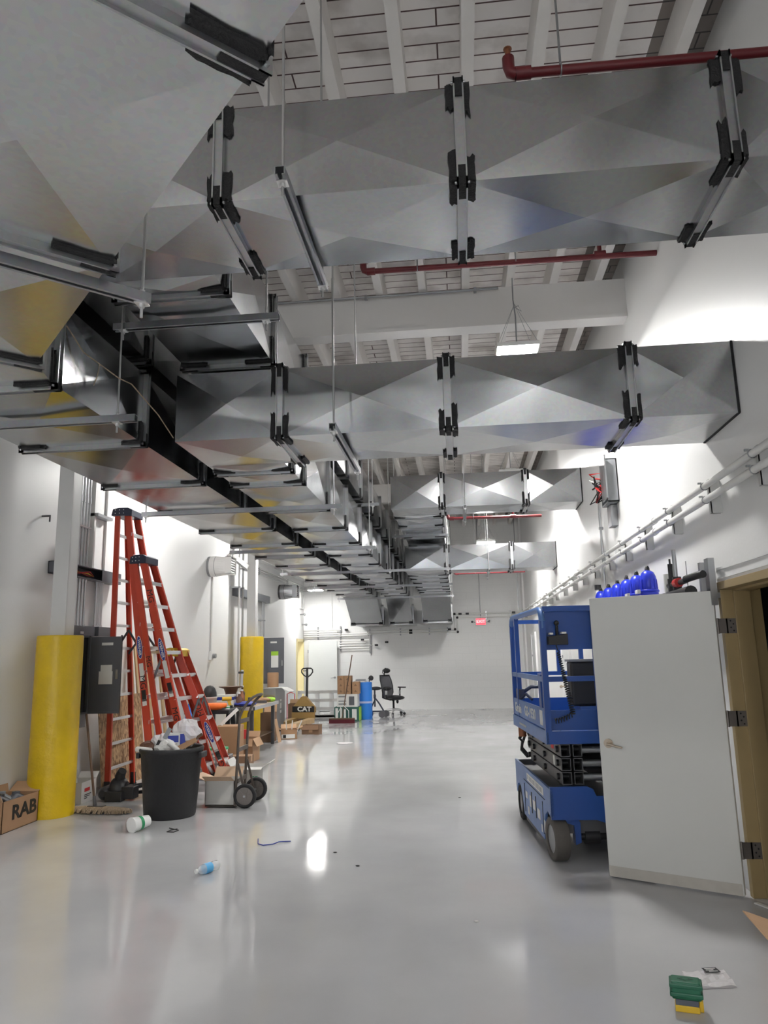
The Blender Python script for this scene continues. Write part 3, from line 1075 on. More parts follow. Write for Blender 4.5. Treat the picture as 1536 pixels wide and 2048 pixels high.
# ================================================================== lamps
def high_bay(x, y, z, f, lab, mat):
    t = thing('high_bay_lamp', lab, 'lamp', (x, y, z), group='hanging LED lamps')
    h = MB().box((-0.215, -0.17, 0.012), (0.215, 0.17, 0.055)).box((-0.10, -0.07, 0.055), (0.10, 0.07, 0.10))
    obj('housing', h, M['white'], t, bevel=0.004)
    obj('diffuser', MB().box((-0.20, -0.155, 0.0), (0.20, 0.155, 0.0115)), mat, t, label='glowing white panel')
    for sx in (-1, 1):
        w_ = MB()
        for sy_ in (-1, 1):
            w_.cyl((sx * 0.20, sy_ * 0.15, 0.055), (0, 0, 0.55), 0.002, n=5)
        obj('hanging_wire', w_, M['steel'], t)
    c = MB().tube([(0, 0, 0.10), (0.005, 0, 0.4), (-0.012, 0, 0.6), (0.0, 0, CEIL - z - 0.02)], 0.007, 8)
    c.tube([(-0.01, 0, 0.50), (0.04, 0, 0.53), (0.07, 0.01, 0.47), (0.02, 0, 0.5)], 0.005, 6)
    obj('power_cable', c, M['steel'], t)


for i, (x, y, z, f) in enumerate(LAMPS):
    mt = M['glow'] if f == 1.0 else emis('led_panel_glow_%d' % i, (1.0, 0.985, 0.96), LAMP * f)
    lab = ['bright LED lamp hanging below the ceiling beam, nearest in view', 'second LED lamp, hanging beyond the farthest crossing duct',
           'small bright LED lamp by the far left corner', 'LED lamp above the left duct, hidden by it',
           'LED lamp above the left duct near the farther column', 'LED lamp behind the viewpoint at the right',
           'LED lamp behind the viewpoint at the left', 'LED lamp above the big diagonal duct', 'LED lamp hidden behind the third crossing duct'][i]  # the last four lamps are unseen, put in to brighten the hall
    high_bay(x, y, z, f, lab, mt)

# ================================================================== sprinkler pipes
def sprinkler(lab, pts_main, fit, hangers_, r=0.026):
    t = thing('sprinkler_pipe', lab, 'pipe', pts_main[0], group='red sprinkler pipes')
    obj('pipe', MB().cyl(pts_main[0], pts_main[1], r, n=14), M['redpipe'], t, world=True)
    a = V(pts_main[0])
    e = MB().cyl(a + V((-0.005, 0, 0)), a + V((0.07, 0, 0)), r * 1.35, n=14)
    e.tube([a, a + V((-0.03, 0, 0.012)), a + V((-0.04, 0, 0.05)), a + V((-0.04, 0, 0.10))], r * 1.2, 12)
    obj('elbow', e, M['redpipe'], t, world=True)
    hd = MB().cyl(a + V((-0.04, 0, 0.10)), a + V((-0.04, 0, 0.15)), 0.014, n=10)
    hd.cyl(a + V((-0.04, 0, 0.15)), a + V((-0.04, 0, 0.155)), 0.022, n=12)
    obj('sprinkler_head', hd, M['copper'], t, world=True)
    for x in fit:
        f_ = MB().cyl((x - 0.05, a.y, a.z), (x + 0.05, a.y, a.z), r * 1.35, n=14)
        f_.cyl((x, a.y, a.z), (x, a.y, a.z + 0.09), 0.02, n=10)
        tf = obj('tee', f_, M['redpipe'], t, world=True)
        obj('sprinkler_head', MB().cyl((x, a.y, a.z + 0.09), (x, a.y, a.z + 0.13), 0.014, n=10).cyl((x, a.y, a.z + .13), (x, a.y, a.z + .135), 0.022, n=12), M['copper'], tf, world=True)
    for x in hangers_:
        h_ = MB().cyl((x, a.y, a.z), (x, a.y, CEIL), 0.006, n=8)
        h_.tube([(x, a.y + math.cos(i * math.pi / 6) * r * 1.15, a.z + math.sin(i * math.pi / 6) * r * 1.15) for i in range(12)], 0.004, 6, closed=True)
        obj('pipe_hanger', h_, M['steel'], t, world=True)


sprinkler('red sprinkler pipe nearest the camera, above the first crossing duct', ((0.40, 3.30, 4.55), (WALL_R, 3.30, 4.53)), (), (0.62,))
sprinkler('red sprinkler pipe just in front of the white ceiling beam', ((-0.74, 6.29, 5.20), (WALL_R, 6.29, 5.175)), (1.40,), (-0.27, 0.64))
sprinkler('red sprinkler pipe far off behind the third crossing duct', ((-0.12, 13.0, 4.03), (1.5, 13.0, 4.02)), (1.0,), (0.3,))
sprinkler('thin red sprinkler pipe behind the farthest crossing duct', ((-0.08, 18.0, 3.57), (1.6, 18.0, 3.57)), (), (0.4,))

# ================================================================== right wall: pipes on strut brackets, electrical box, filter bank
ysR = [3.55, 4.5, 5.4, 6.35, 7.3, 8.2, 9.1, 10.1, 11.1, 12.1, 13.2, 14.3, 15.4, 16.6, 17.8, 19.0, 20.2, 21.4]
PX = 1.80
t = thing('wall_pipe_run', 'pair of white pipes on brackets along the right wall', 'pipes', (PX, 3.0, 2.74))
for z, lab in ((2.70, 'lower white pipe'), (2.80, 'upper white pipe')):
    obj('pipe', MB().cyl((PX, 2.6, z), (PX, 22.5, z), 0.024, n=12), M['pvc'], t, world=True)
    cp_ = MB()
    for y in (4.05, 6.85, 11.6, 16.0):
        cp_.cyl((PX, y - 0.05, z), (PX, y + 0.05, z), 0.031, n=12)
    obj('coupling', cp_, M['pvc'], t, world=True)
for y in ysR:
    m = MB()
    m.box((WALL_R - 0.075, y - 0.021, 2.60), (WALL_R - 0.068, y + 0.021, 2.85)).box((WALL_R - 0.075, y - 0.021, 2.60), (WALL_R, y - 0.016, 2.85)).box((WALL_R - 0.075, y + 0.016, 2.60), (WALL_R, y + 0.021, 2.85))
    b_ = obj('bracket', m, M['greycol'], t, world=True)
    cl = MB()
    for z in (2.70, 2.80):
        cl.tube([(PX + math.cos(i * math.pi / 5) * 0.027, y, z + math.sin(i * math.pi / 5) * 0.027) for i in range(10)], 0.004, 5, closed=True)
        cl.box((PX - 0.045, y - 0.008, z + 0.018), (PX - 0.02, y + 0.008, z + 0.03))
    obj('pipe_clamp', cl, M['steel'], b_, world=True)

t = thing('junction_box', 'open grey electrical box with loose red and black wires high on the right wall', 'electrical box', (WALL_R, 8.75, 3.35))
m = MB()
m.box((-0.012, -0.16, 0.0), (0, 0.22, 0.52)).box((-0.13, -0.16, 0), (0, -0.148, 0.52)).box((-0.13, 0.208, 0), (0, 0.22, 0.52)).box((-0.13, -0.16, 0), (0, 0.22, 0.012)).box((-0.13, -0.16, 0.508), (0, 0.22, 0.52))
obj('box', m, M['greycab'], t)
obj('cover', MB().box((-0.17, -0.30, 0.02), (-0.155, -0.02, 0.53)), M['steel'], t)
obj('lower_box', MB().box((-0.08, 0.0, -0.26), (0, 0.20, -0.005)), M['steel'], t, bevel=0.004)
for cmat, seed in ((M['red'], 1), (M['ink'], 2), (M['ink'], 3), (M['white'], 4), (M['red'], 5), (M['ink'], 6)):
    random.seed(seed)
    p = [(-0.02, 0.1, 0.06 + 0.05 * seed)]
    for i in range(5):
        p.append((-0.06 - 0.22 * random.random(), 0.02 + 0.2 * random.random(), 0.02 + 0.42 * random.random()))
    p.append((-0.02, 0.05, 0.02))
    obj('wire', MB().tube(p, 0.010, 6), cmat, t)
random.seed(11)
t = thing('conduit_run', 'bent steel conduit dropping from the electrical box to the white pipes', 'conduit', (WALL_R - 0.03, 9.7, 2.2))
obj('pipe', MB().tube([(0, -0.7, 1.42), (0, -0.35, 1.42), (0, -0.1, 1.40), (0, -0.02, 1.32), (0, 0, 1.2), (0, 0, 0.0)], 0.015, 10), M['emt'], t)
obj('clip', MB().box((-0.02, -0.025, 0.60), (0.03, 0.025, 0.63)).box((-0.02, -0.025, 1.0), (0.03, 0.025, 1.03)), M['steel'], t)

# blue disc filters on a manifold above the open door
MX = 1.70
ysF = [6.83, 7.25, 7.68, 8.14, 8.62, 9.10]
t = thing('filter_manifold', 'wall-mounted manifold of white and black pipe above the open door', 'manifold', (MX, 5.4, 2.02))
obj('pipe', MB().cyl((MX, 5.62, 2.06), (MX, 9.3, 2.06), 0.045, n=14), M['black'], t, world=True, label='black header pipe')
for y in (5.9, 7.45, 9.2):
    obj('bracket', MB().box((MX - 0.05, y - 0.021, 1.99), (WALL_R, y + 0.021, 2.02)).box((WALL_R - 0.04, y - 0.021, 1.8), (WALL_R, y + 0.021, 2.3)), M['steel'], t, world=True)
obj('pipe', MB().cyl((MX, 6.22, 2.06), (MX, 6.22, 2.25), 0.03, n=12), M['pvc'], t, world=True, label='white upright pipe')
v = MB().cyl((MX, 5.72, 2.15), (MX, 6.18, 2.15), 0.022, n=12).cyl((MX, 5.95, 2.10), (MX, 5.95, 2.20), 0.034).cyl((MX, 6.1, 2.10), (MX, 6.1, 2.2), 0.03)
obj('valve', v, M['black'], t, world=True)
obj('valve_handle', MB().cyl((MX - 0.01, 5.86, 2.15), (MX - 0.01, 5.94, 2.15), 0.036, n=12), M['red'], t, world=True)
obj('gauge', MB().cyl((MX, 6.10, 2.2), (MX, 6.10, 2.32), 0.020, n=10).cyl((MX, 6.1, 2.32), (MX, 6.1, 2.36), 0.008, n=8), M['black'], t, world=True)
obj('pipe', MB().cyl((MX, 5.97, 2.18), (MX, 5.97, 2.42), 0.017, n=10), M['steel'], t, world=True, label='grey upright pipe')
obj('pipe', MB().cyl((MX + 0.02, 5.75, 2.1), (MX + 0.02, 5.75, 2.30), 0.004, n=6), M['steel'], t, world=True)
obj('union', MB().tube([(MX + 0.0, 5.72, 2.16), (MX + 0.03, 5.60, 2.17), (MX + 0.06, 5.5, 2.175)], 0.028, 12), M['black'], t, world=True)
obj('strut_channel', MB().box((MX + 0.10, 5.50, 1.95), (MX + 0.145, 5.585, 2.29)).box((MX + 0.14, 5.51, 2.0), (WALL_R, 5.57, 2.04)), M['steel'], t, world=True)
tl = MB().cyl((MX, 9.28, 2.05), (MX, 9.28, 2.38), 0.03, n=12)
obj('pipe', tl, M['pvc'], t, world=True)
obj('valve', MB().cyl((MX, 9.28, 2.38), (MX, 9.28, 2.44), 0.04, n=12).cyl((MX, 9.28, 2.16), (MX, 9.28, 2.24), 0.045, n=12), M['black'], t, world=True)
obj('valve_handle', MB().box((MX - 0.07, 9.34, 2.10), (MX - 0.05, 9.40, 2.26)), M['red'], t, world=True)
flt0 = None
ordn = ['nearest', 'second', 'third', 'fourth', 'fifth', 'farthest']
for i, y in enumerate(ysF):
    lab = '%s of the six blue bell-shaped water filters above the open door' % ordn[i]
    if flt0 is None:
        f0 = thing('water_filter', lab, 'filter', (MX, y, 2.105), group='blue water filters')
        bdy = MB().lathe([(0.055, 0.0), (0.082, 0.005), (0.082, 0.05), (0.074, 0.055), (0.078, 0.06), (0.074, 0.15), (0.068, 0.19), (0.052, 0.225), (0.028, 0.243), (0.012, 0.247)], 24)
        obj('housing', bdy, M['bluefil'], f0)
        rb = MB()
        for k_ in range(12):
            a = k_ * math.pi / 6
            rb.bar((math.cos(a) * 0.078, math.sin(a) * 0.078, 0.07), (math.cos(a) * 0.073, math.sin(a) * 0.073, 0.16), 0.006, 0.008, (math.cos(a), math.sin(a), 0))
        obj('rib', rb, M['bluefil'], f0)
        obj('clamp_ring', MB().lathe([(0.083, 0.045), (0.089, 0.05), (0.089, 0.062), (0.083, 0.067)], 24), M['bluefil'], f0)
        obj('clamp_latch', MB().box((-0.115, -0.05, 0.035), (-0.085, 0.05, 0.07)), M['white'], f0, bevel=0.004)
        obj('cap', MB().lathe([(0.022, 0.240), (0.022, 0.262), (0.014, 0.268), (0.014, 0.285), (0.005, 0.288)], 14).box((-0.012, -0.028, 0.262), (0.012, 0.028, 0.274)), M['black'], f0)
        flt0 = f0
    else:
        copy_thing(flt0, (MX, y, 2.105), lab)

# ================================================================== far wall: racks of pipe, exit sign
def wall_pipes(lab, pipes, struts, fits=()):
    t = thing('wall_pipe_rack', lab, 'pipes', (pipes[0][0], WALL_F - 0.06, pipes[0][2]))
    for x0, x1, z in pipes:
        obj('pipe', MB().cyl((x0, WALL_F - 0.075, z), (x1, WALL_F - 0.075, z), 0.017, n=10), M['pvc'], t, world=True)
    for x, z0, z1 in struts:
        obj('strut_channel', MB().box((x - 0.02, WALL_F - 0.042, z0), (x + 0.02, WALL_F, z1)), M['steel'], t, world=True)
    for x, z in fits:
        obj('end_cap', MB().cyl((x - 0.05, WALL_F - 0.075, z), (x + 0.05, WALL_F - 0.075, z), 0.03, n=10), M['black'], t, world=True)
    return t


wall_pipes('rack of short white pipes on the far wall above the far white door', [(-4.9, -3.72, 2.44), (-4.9, -3.85, 2.37), (-4.9, -2.9, 2.31), (-4.9, -2.9, 2.25)],
           [(-4.45, 2.15, 2.55), (-3.74, 2.15, 2.55)], [(-3.55, 2.44)])
wall_pipes('rack of white pipes on the far wall right of the far white door', [(-3.78, -2.85, 2.10), (-3.78, -2.95, 2.02), (-3.78, -2.7, 1.95), (-3.78, -2.85, 1.87)],
           [(-3.74, 1.78, 2.14), (-2.82, 1.70, 2.45)], [(-3.05, 2.12), (-2.62, 1.95), (-2.3, 2.03)])
wall_pipes('long pair of white pipes crossing the far wall below the ducts', [(-2.9, -0.19, 2.37), (-2.9, -0.11, 2.29)],
           [(-1.87, 2.22, 2.44), (-0.98, 2.22, 2.44), (-0.42, 2.22, 2.44)], [(-1.55, 2.37), (-1.55, 2.29), (-0.36, 2.37)])
t = wall_pipes('stepped pair of white pipes on the far wall beside the exit sign', [(-0.19, 1.85, 2.83), (-0.11, 1.85, 2.72)], [(0.78, 2.65, 2.9), (1.5, 2.65, 2.9)], [(-0.02, 2.83), (0.2, 2.83), (1.6, 2.83)])
for x, z0, z1 in ((-0.19, 2.37, 2.83), (-0.11, 2.29, 2.72)):
    obj('pipe', MB().cyl((x, WALL_F - 0.075, z0), (x, WALL_F - 0.075, z1), 0.017, n=10), M['pvc'], t, world=True)
    obj('elbow', MB().ball((x, WALL_F - 0.075, z0), 0.04).ball((x, WALL_F - 0.075, z1), 0.04), M['black'], t, world=True)

t = thing('exit_sign', 'glowing red EXIT sign on the far wall', 'sign', (0.60, WALL_F, 2.47))
obj('housing', MB().box((-0.16, -0.06, 0), (0.16, 0, 0.22)), M['white'], t, bevel=0.004)
obj('face', MB().box((-0.145, -0.064, 0.012), (0.145, -0.06, 0.208)), M['exit'], t, label='glowing red face')
text('EXIT', 0.13, M['exitw'], t, (0, -0.066, 0.11), (1, 0, 0), (0, -1, 0), bold=0.002)
g = MB()
for sx in (-1, 1):
    g.tube([(sx * 0.17, -0.03, 0.08), (sx * 0.21, -0.03, 0.11), (sx * 0.25, -0.05, 0.10)], 0.008, 6)
    g.ball((sx * 0.26, -0.05, 0.11), 0.035)
obj('lamp_head', g, M['darkcab'], t)
t = thing('conduit_run', 'dark conduit dropping down the far wall to the exit sign', 'conduit', (0.60, WALL_F - 0.02, 2.69))
obj('pipe', MB().cyl((0, 0, 0), (0, 0, 3.1), 0.012, n=8), M['steel'], t)
t = thing('joint_strip', 'dark joint strip down the far wall by the right corner', 'strip', (1.76, WALL_F - 0.004, 2.95))
obj('strip', MB().box((-0.012, -0.004, 0), (0.012, 0.004, 2.85)), M['steel'], t)
t = thing('conduit_run', 'thin conduit down the far wall left of the duct ends', 'conduit', (-4.0, WALL_F - 0.02, 2.5))
obj('pipe', MB().cyl((0, 0, 0), (0, 0, 1.1), 0.012, n=8), M['white'], t)

# ================================================================== left wall
# open electrical panel by the first column
t = thing('electrical_panel', 'open dark grey electrical panel behind the nearer yellow bollard', 'electrical panel', (WALL_L, 8.62, 1.0))
m = MB()
m.box((0, 0, 0), (0.02, 0.52, 0.97)).box((0, 0, 0), (0.17, 0.02, 0.97)).box((0, 0.50, 0), (0.17, 0.52, 0.97)).box((0, 0, 0), (0.17, 0.52, 0.02)).box((0, 0, 0.95), (0.17, 0.52, 0.97))
obj('cabinet', m, M['darkcab'], t)
obj('dead_front', MB().box((0.12, 0.03, 0.02), (0.13, 0.49, 0.95)), M['black'], t)
br_ = MB()
for r_ in range(18):
    for c_ in (0.17, 0.29):
        br_.box((0.13, c_, 0.22 + r_ * 0.036), (0.142, c_ + 0.07, 0.245 + r_ * 0.036))
obj('breaker', br_, M['black'], t)
bl = MB()
for r_ in range(18):
    for c_ in (0.20, 0.31):
        bl.box((0.142, c_, 0.225 + r_ * 0.036), (0.146, c_ + 0.03, 0.24 + r_ * 0.036))
obj('breaker_label', bl, M['paper'], t, label='white breaker markings')
obj('notice', MB().box((0.13, 0.1, 0.09), (0.132, 0.2, 0.14)).box((0.13, 0.1, 0.155), (0.132, 0.24, 0.18)), M['paper'], t)
d = MB()
d.box((0.17, 0.475, 0.02), (0.60, 0.49, 0.955)).box((0.17, 0.465, 0.0), (0.60, 0.475, 0.02)).box((0.17, 0.455, 0.0), (0.182, 0.49, 0.97)).box((0.588, 0.455, 0.0), (0.60, 0.49, 0.97))
dr = obj('door', d, M['darkcab'], t)
obj('document_pocket', MB().box((0.31, 0.468, 0.36), (0.49, 0.475, 0.52)).box((0.33, 0.470, 0.5), (0.48, 0.474, 0.60)), M['paper'], dr, label='paper schedule in the door pocket')
obj('notice', MB().box((0.33, 0.472, 0.845), (0.48, 0.475, 0.88)), M['paper'], dr)
obj('latch', MB().box((0.535, 0.46, 0.42), (0.565, 0.475, 0.54)).cyl((0.55, 0.475, 0.50), (0.55, 0.455, 0.50), 0.013), M['steel'], dr)
obj('lower_gutter', MB().box((0, 0.02, -0.16), (0.15, 0.5, -0.005)), M['greycab'], t)
t = thing('wireway', 'dark grey wireway box on top of the open electrical panel', 'wireway', (WALL_L, 8.60, 1.972))
obj('box', MB().box((0, 0, 0), (0.16, 0.62, 0.12)).box((0, 0.64, 0), (0.20, 1.05, 0.12)), M['darkcab'], t, bevel=0.003)
obj('notice', MB().box((0.16, 0.25, 0.02), (0.162, 0.33, 0.05)), M['paper'], t)
t = thing('wireway', 'open black wireway with exposed wires crossing behind the nearer column', 'wireway', (WALL_L, 8.30, 2.70))
w_ = MB()
w_.box((0, 0, 0), (0.01, 1.6, 0.15)).box((0, 0, 0), (0.15, 1.6, 0.008)).box((0, 0, 0.142), (0.15, 1.6, 0.15)).box((0, 0, 0), (0.15, 0.01, 0.15)).box((0, 1.59, 0), (0.15, 1.6, 0.15))
obj('trough', w_, M['darkcab'], t)
obj('cover', MB().box((0.15, 1.05, 0.0), (0.155, 1.6, 0.15)), M['darkcab'], t)
for i, cm in enumerate((M['ink'], M['red'], M['brown'], M['yplast'], M['ink'], M['red'])):
    obj('wire', MB().tube([(0.05 + 0.012 * i, 0.05, 0.03 + 0.015 * i), (0.07, 0.5, 0.11 - 0.012 * i), (0.06 + 0.01 * i, 0.8, 0.04 + 0.012 * i), (0.05, 1.02, 0.06)], 0.007, 6), cm, t)
cond0 = None
cy_ = [8.66, 8.735, 8.81, 8.885, 8.96, 9.035, 9.11]
ordc = ['first', 'second', 'third', 'fourth', 'fifth', 'sixth', 'seventh']
for i, y in enumerate(cy_):
    lab = '%s steel conduit from the nearer column, rising above the black wireway' % ordc[i]
    if cond0 is None:
        cond0 = thing('conduit', lab, 'conduit', (WALL_L + 0.05, y, 2.85), group='steel conduits above the wireway')
        obj('pipe', MB().cyl((0, 0, 0), (0, 0, 2.9), 0.016, n=10), M['emt'], cond0)
        obj('coupling', MB().cyl((0, 0, 0.86), (0, 0, 0.94), 0.022, n=10).cyl((0, 0, 0), (0, 0, 0.05), 0.024, n=8), M['emt'], cond0)
        obj('strap', MB().box((-0.05, -0.035, 0.52), (0.025, 0.035, 0.545)), M['steel'], cond0)
    else:
        copy_thing(cond0, (WALL_L + 0.05, y, 2.85), lab)
cond1 = None
for i, y in enumerate(cy_ + [9.42, 9.47, 9.52, 9.57]):
    if i < 7:
        lab = '%s steel conduit from the nearer column, between wireway and panel' % ordc[i]
    else:
        lab = '%s of four steel conduits right of the panel, under the wireway' % ordc[i - 7]
    if cond1 is None:
        cond1 = thing('conduit', lab, 'conduit', (WALL_L + 0.05, y, 2.093), group='steel conduits below the wireway')
        obj('pipe', MB().cyl((0, 0, 0), (0, 0, 0.607), 0.016, n=10), M['emt'], cond1)
        obj('coupling', MB().cyl((0, 0, 0), (0, 0, 0.03), 0.024, n=8).cyl((0, 0, 0.57), (0, 0, 0.607), 0.024, n=8), M['emt'], cond1)
    else:
        copy_thing(cond1, (WALL_L + 0.05, y, 2.093), lab)
t = thing('cable_duct', 'wide white vertical cable duct right of the steel conduits', 'cable duct', (WALL_L, 9.22, 2.851))
obj('channel', MB().box((0, 0, 0), (0.07, 0.05, 3.0)), M['white'], t)
obj('channel', MB().box((0, 0.42, 0), (0.035, 0.45, 3.0)), M['white'], t)
obj('strut_channel', MB().box((0, 0.0, 0.72), (0.12, 0.42, 0.76)), M['steel'], t)
obj('wall_hook', MB().cyl((WALL_L, 8.10, 3.36), (WALL_L + 0.10, 8.10, 3.36), 0.012, n=8).cyl((WALL_L + 0.1, 8.10, 3.29), (WALL_L + 0.1, 8.10, 3.37), 0.01, n=8), M['dgrey'],
    label='small dark hook on the left wall beside the nearer column', cat='hook')
t = thing('wall_sign', 'pale sign edge on the left wall at the frame edge', 'sign', (WALL_L, 6.85, 1.5))
obj('panel', MB().box((0, -0.3, 0), (0.015, 0.30, 0.30)), M['paper'], t)

# wall fans / vent hoods
def hood(lab, y, z, dz, L, mat, dark):
    t = thing('vent_hood', lab, 'vent hood', (WALL_L, y, z), group='round-to-square wall vent hoods')
    rx = Matrix.Rotation(math.pi / 2, 3, 'Y')
    obj('collar', MB().lathe([(0.20, 0.0), (0.20, L * 0.32)], 28, mat=rx), dark, t)
    obj('band', MB().lathe([(0.203, L * 0.10), (0.205, L * 0.2), (0.203, L * 0.3)], 28, mat=rx), mat, t)
    n = 28
    c = MB()
    vs = []
    for j in range(n):
        a = 2 * math.pi * j / n
        vs.append((L * 0.32, math.cos(a) * 0.2, math.sin(a) * 0.2))
    for j in range(n):
        a = 2 * math.pi * j / n
        u, v_ = math.cos(a), math.sin(a)
        k_ = max(abs(u), abs(v_))
        vs.append((L * 0.75, u / k_ * 0.165, v_ / k_ * 0.165))
    c.add(vs, [(j, (j + 1) % n, (j + 1) % n + n, j + n) for j in range(n)])
    obj('transition', c, mat, t)
    b_ = MB()
    b_.box((L * 0.75, -0.17, -0.17), (L, -0.16, 0.17)).box((L * 0.75, 0.16, -0.17), (L, 0.17, 0.17)).box((L * 0.75, -0.17, -0.17), (L, 0.17, -0.16)).box((L * 0.75, -0.17, 0.16), (L, 0.17, 0.17))
    b_.box((L * 0.76, -0.16, -0.16), (L * 0.78, 0.16, 0.16))
    obj('outlet', b_, mat, t)
    lv = MB()
    for i in range(6):
        z_ = -0.13 + i * 0.05
        lv.bar((L * 0.95, -0.16, z_), (L * 0.95, 0.16, z_), 0.03, 0.004, (1, 0, 0.5))
    obj('louvre', lv, M['white'], t)


hood('white round-to-square vent hood on the left wall above the outlet', 14.0, 3.44, 0, 0.50, M['white'], M['greycab'])
hood('grey metal vent hood on the left wall beyond the farther column', 19.7, 3.40, 0, 0.52, M['strut'], M['dgrey'])
t = thing('wall_outlet', 'white outlet box on the left wall below the near vent hood', 'outlet', (WALL_L, 14.15, 1.62))
obj('box', MB().box((0, -0.06, 0), (0.06, 0.06, 0.17)), M['white'], t, bevel=0.005)
obj('plug', MB().cyl((0.06, 0.02, 0.08), (0.12, 0.02, 0.08), 0.045, n=14), M['greycab'], t)
obj('cable_duct', MB().cyl((0.02, 0, 0.17), (0.02, 0, 1.65), 0.018, n=8), M['pvc'], t)
t = thing('wall_louvre', 'white louvred vent high on the left wall near the far corner', 'vent', (WALL_L, 22.25, 3.10))
obj('frame', MB().box((0, -0.05, 0), (0.05, 0, 0.5)).box((0, 0.40, 0), (0.05, 0.45, 0.5)).box((0, 0, 0), (0.05, 0.4, 0.04)).box((0, 0, 0.46), (0.05, 0.4, 0.5)), M['white'], t)
sl = MB()
for i in range(9):
    sl.bar((0.025, 0.0, 0.06 + i * 0.047), (0.025, 0.40, 0.06 + i * 0.047), 0.045, 0.004, (1, 0, -0.8))
obj('slat', sl, M['white'], t)

# services by the farther column
t = thing('wireway', 'dark wireway box crossing behind the farther column', 'wireway', (WALL_L, 15.5, 2.98))
obj('box', MB().box((0, 0, 0), (0.16, 2.6, 0.17)), M['darkcab'], t, bevel=0.004)
for i, (y, z0, z1) in enumerate(((15.35, 0.95, 5.8), (15.62, 0.95, 5.8), (17.6, 2.15, 2.98), (17.75, 2.15, 2.98))):
    lab = ['left conduit of the pair climbing the wall beside the farther column', 'right conduit of the pair climbing the wall beside the farther column',
           'left of two short conduits between far wireway and far panel', 'right of two short conduits between far wireway and far panel'][i]
    t = thing('conduit', lab, 'conduit', (WALL_L + 0.20 if i < 2 else WALL_L + 0.1, y, z0), group='conduits by the farther column')
    obj('pipe', MB().cyl((0, 0, 0), (0, 0, z1 - z0), 0.022, n=10), M['emt'] if i > 1 else M['greycol'], t)
    obj('strap', MB().box((-0.2 if i < 2 else -0.1, -0.03, (z1 - z0) * 0.45), (0.03, 0.03, (z1 - z0) * 0.45 + 0.03)), M['steel'], t)
t = thing('diagonal_brace', 'white angled brace between left wall and farther column', 'brace', (WALL_L, 15.1, 3.72))
obj('arm', MB().bar((0.06, 0.0, 0.12), (0.33, 0.36, -0.14), 0.10, 0.10), M['greycol'], t)
zs = [3.66, 3.71, 3.76, 3.81]
for i, z in enumerate(zs):
    t = thing('conduit', '%s of four conduits along the top of the far left wall' % ['lowest', 'second lowest', 'third lowest', 'topmost'][i], 'conduit', (WALL_L + 0.03, 16.0, z), group='conduits along the far left wall')
    obj('pipe', MB().tube([(0, 0, 0), (0, 6.6, 0), (0.02, 6.72, 0), (0.12, 6.74, 0), (2.6 - i * 0.3, 6.74, 0)], 0.014, 8), M['greycol'], t)
    obj('strap', MB().box((-0.03, 1.5, -0.018), (0.018, 1.53, 0.018)).box((-0.03, 4.5, -0.018), (0.018, 4.53, 0.018)), M['steel'], t)

t = thing('electrical_panel', 'dark grey electrical panel with a green-topped notice beyond the farther bollard', 'electrical panel', (WALL_L, 17.95, 1.02))
obj('cabinet', MB().box((0, 0, 0), (0.18, 0.55, 1.1)), M['darkcab'], t, bevel=0.004)
dr = obj('door', MB().box((0.12, -0.012, 0), (0.56, 0.004, 1.1)), M['darkcab'], t, bevel=0.003)
obj('notice', MB().box((0.24, -0.016, 0.38), (0.42, -0.012, 0.76)), M['paper'], dr)
obj('notice', MB().box((0.24, -0.017, 0.67), (0.42, -0.012, 0.77)), M['lime'], dr, label='lime green notice heading')
obj('notice', MB().box((0.22, -0.016, 0.97), (0.38, -0.012, 1.01)), M['paper'], dr)
obj('latch', MB().box((0.50, -0.03, 0.42), (0.53, -0.012, 0.55)), M['steel'], dr)
# small sensors near the far left corner
for z, y, lab in ((2.92, 22.3, 'upper'), (2.62, 22.55, 'lower')):
    m = MB().cyl((WALL_L, y, z), (WALL_L + 0.12, y, z), 0.02, n=8).ball((WALL_L + 0.14, y, z), 0.04)
    obj('wall_sensor', m, M['steel'], label='%s small grey sensor on the left wall near the far corner' % lab, cat='sensor')


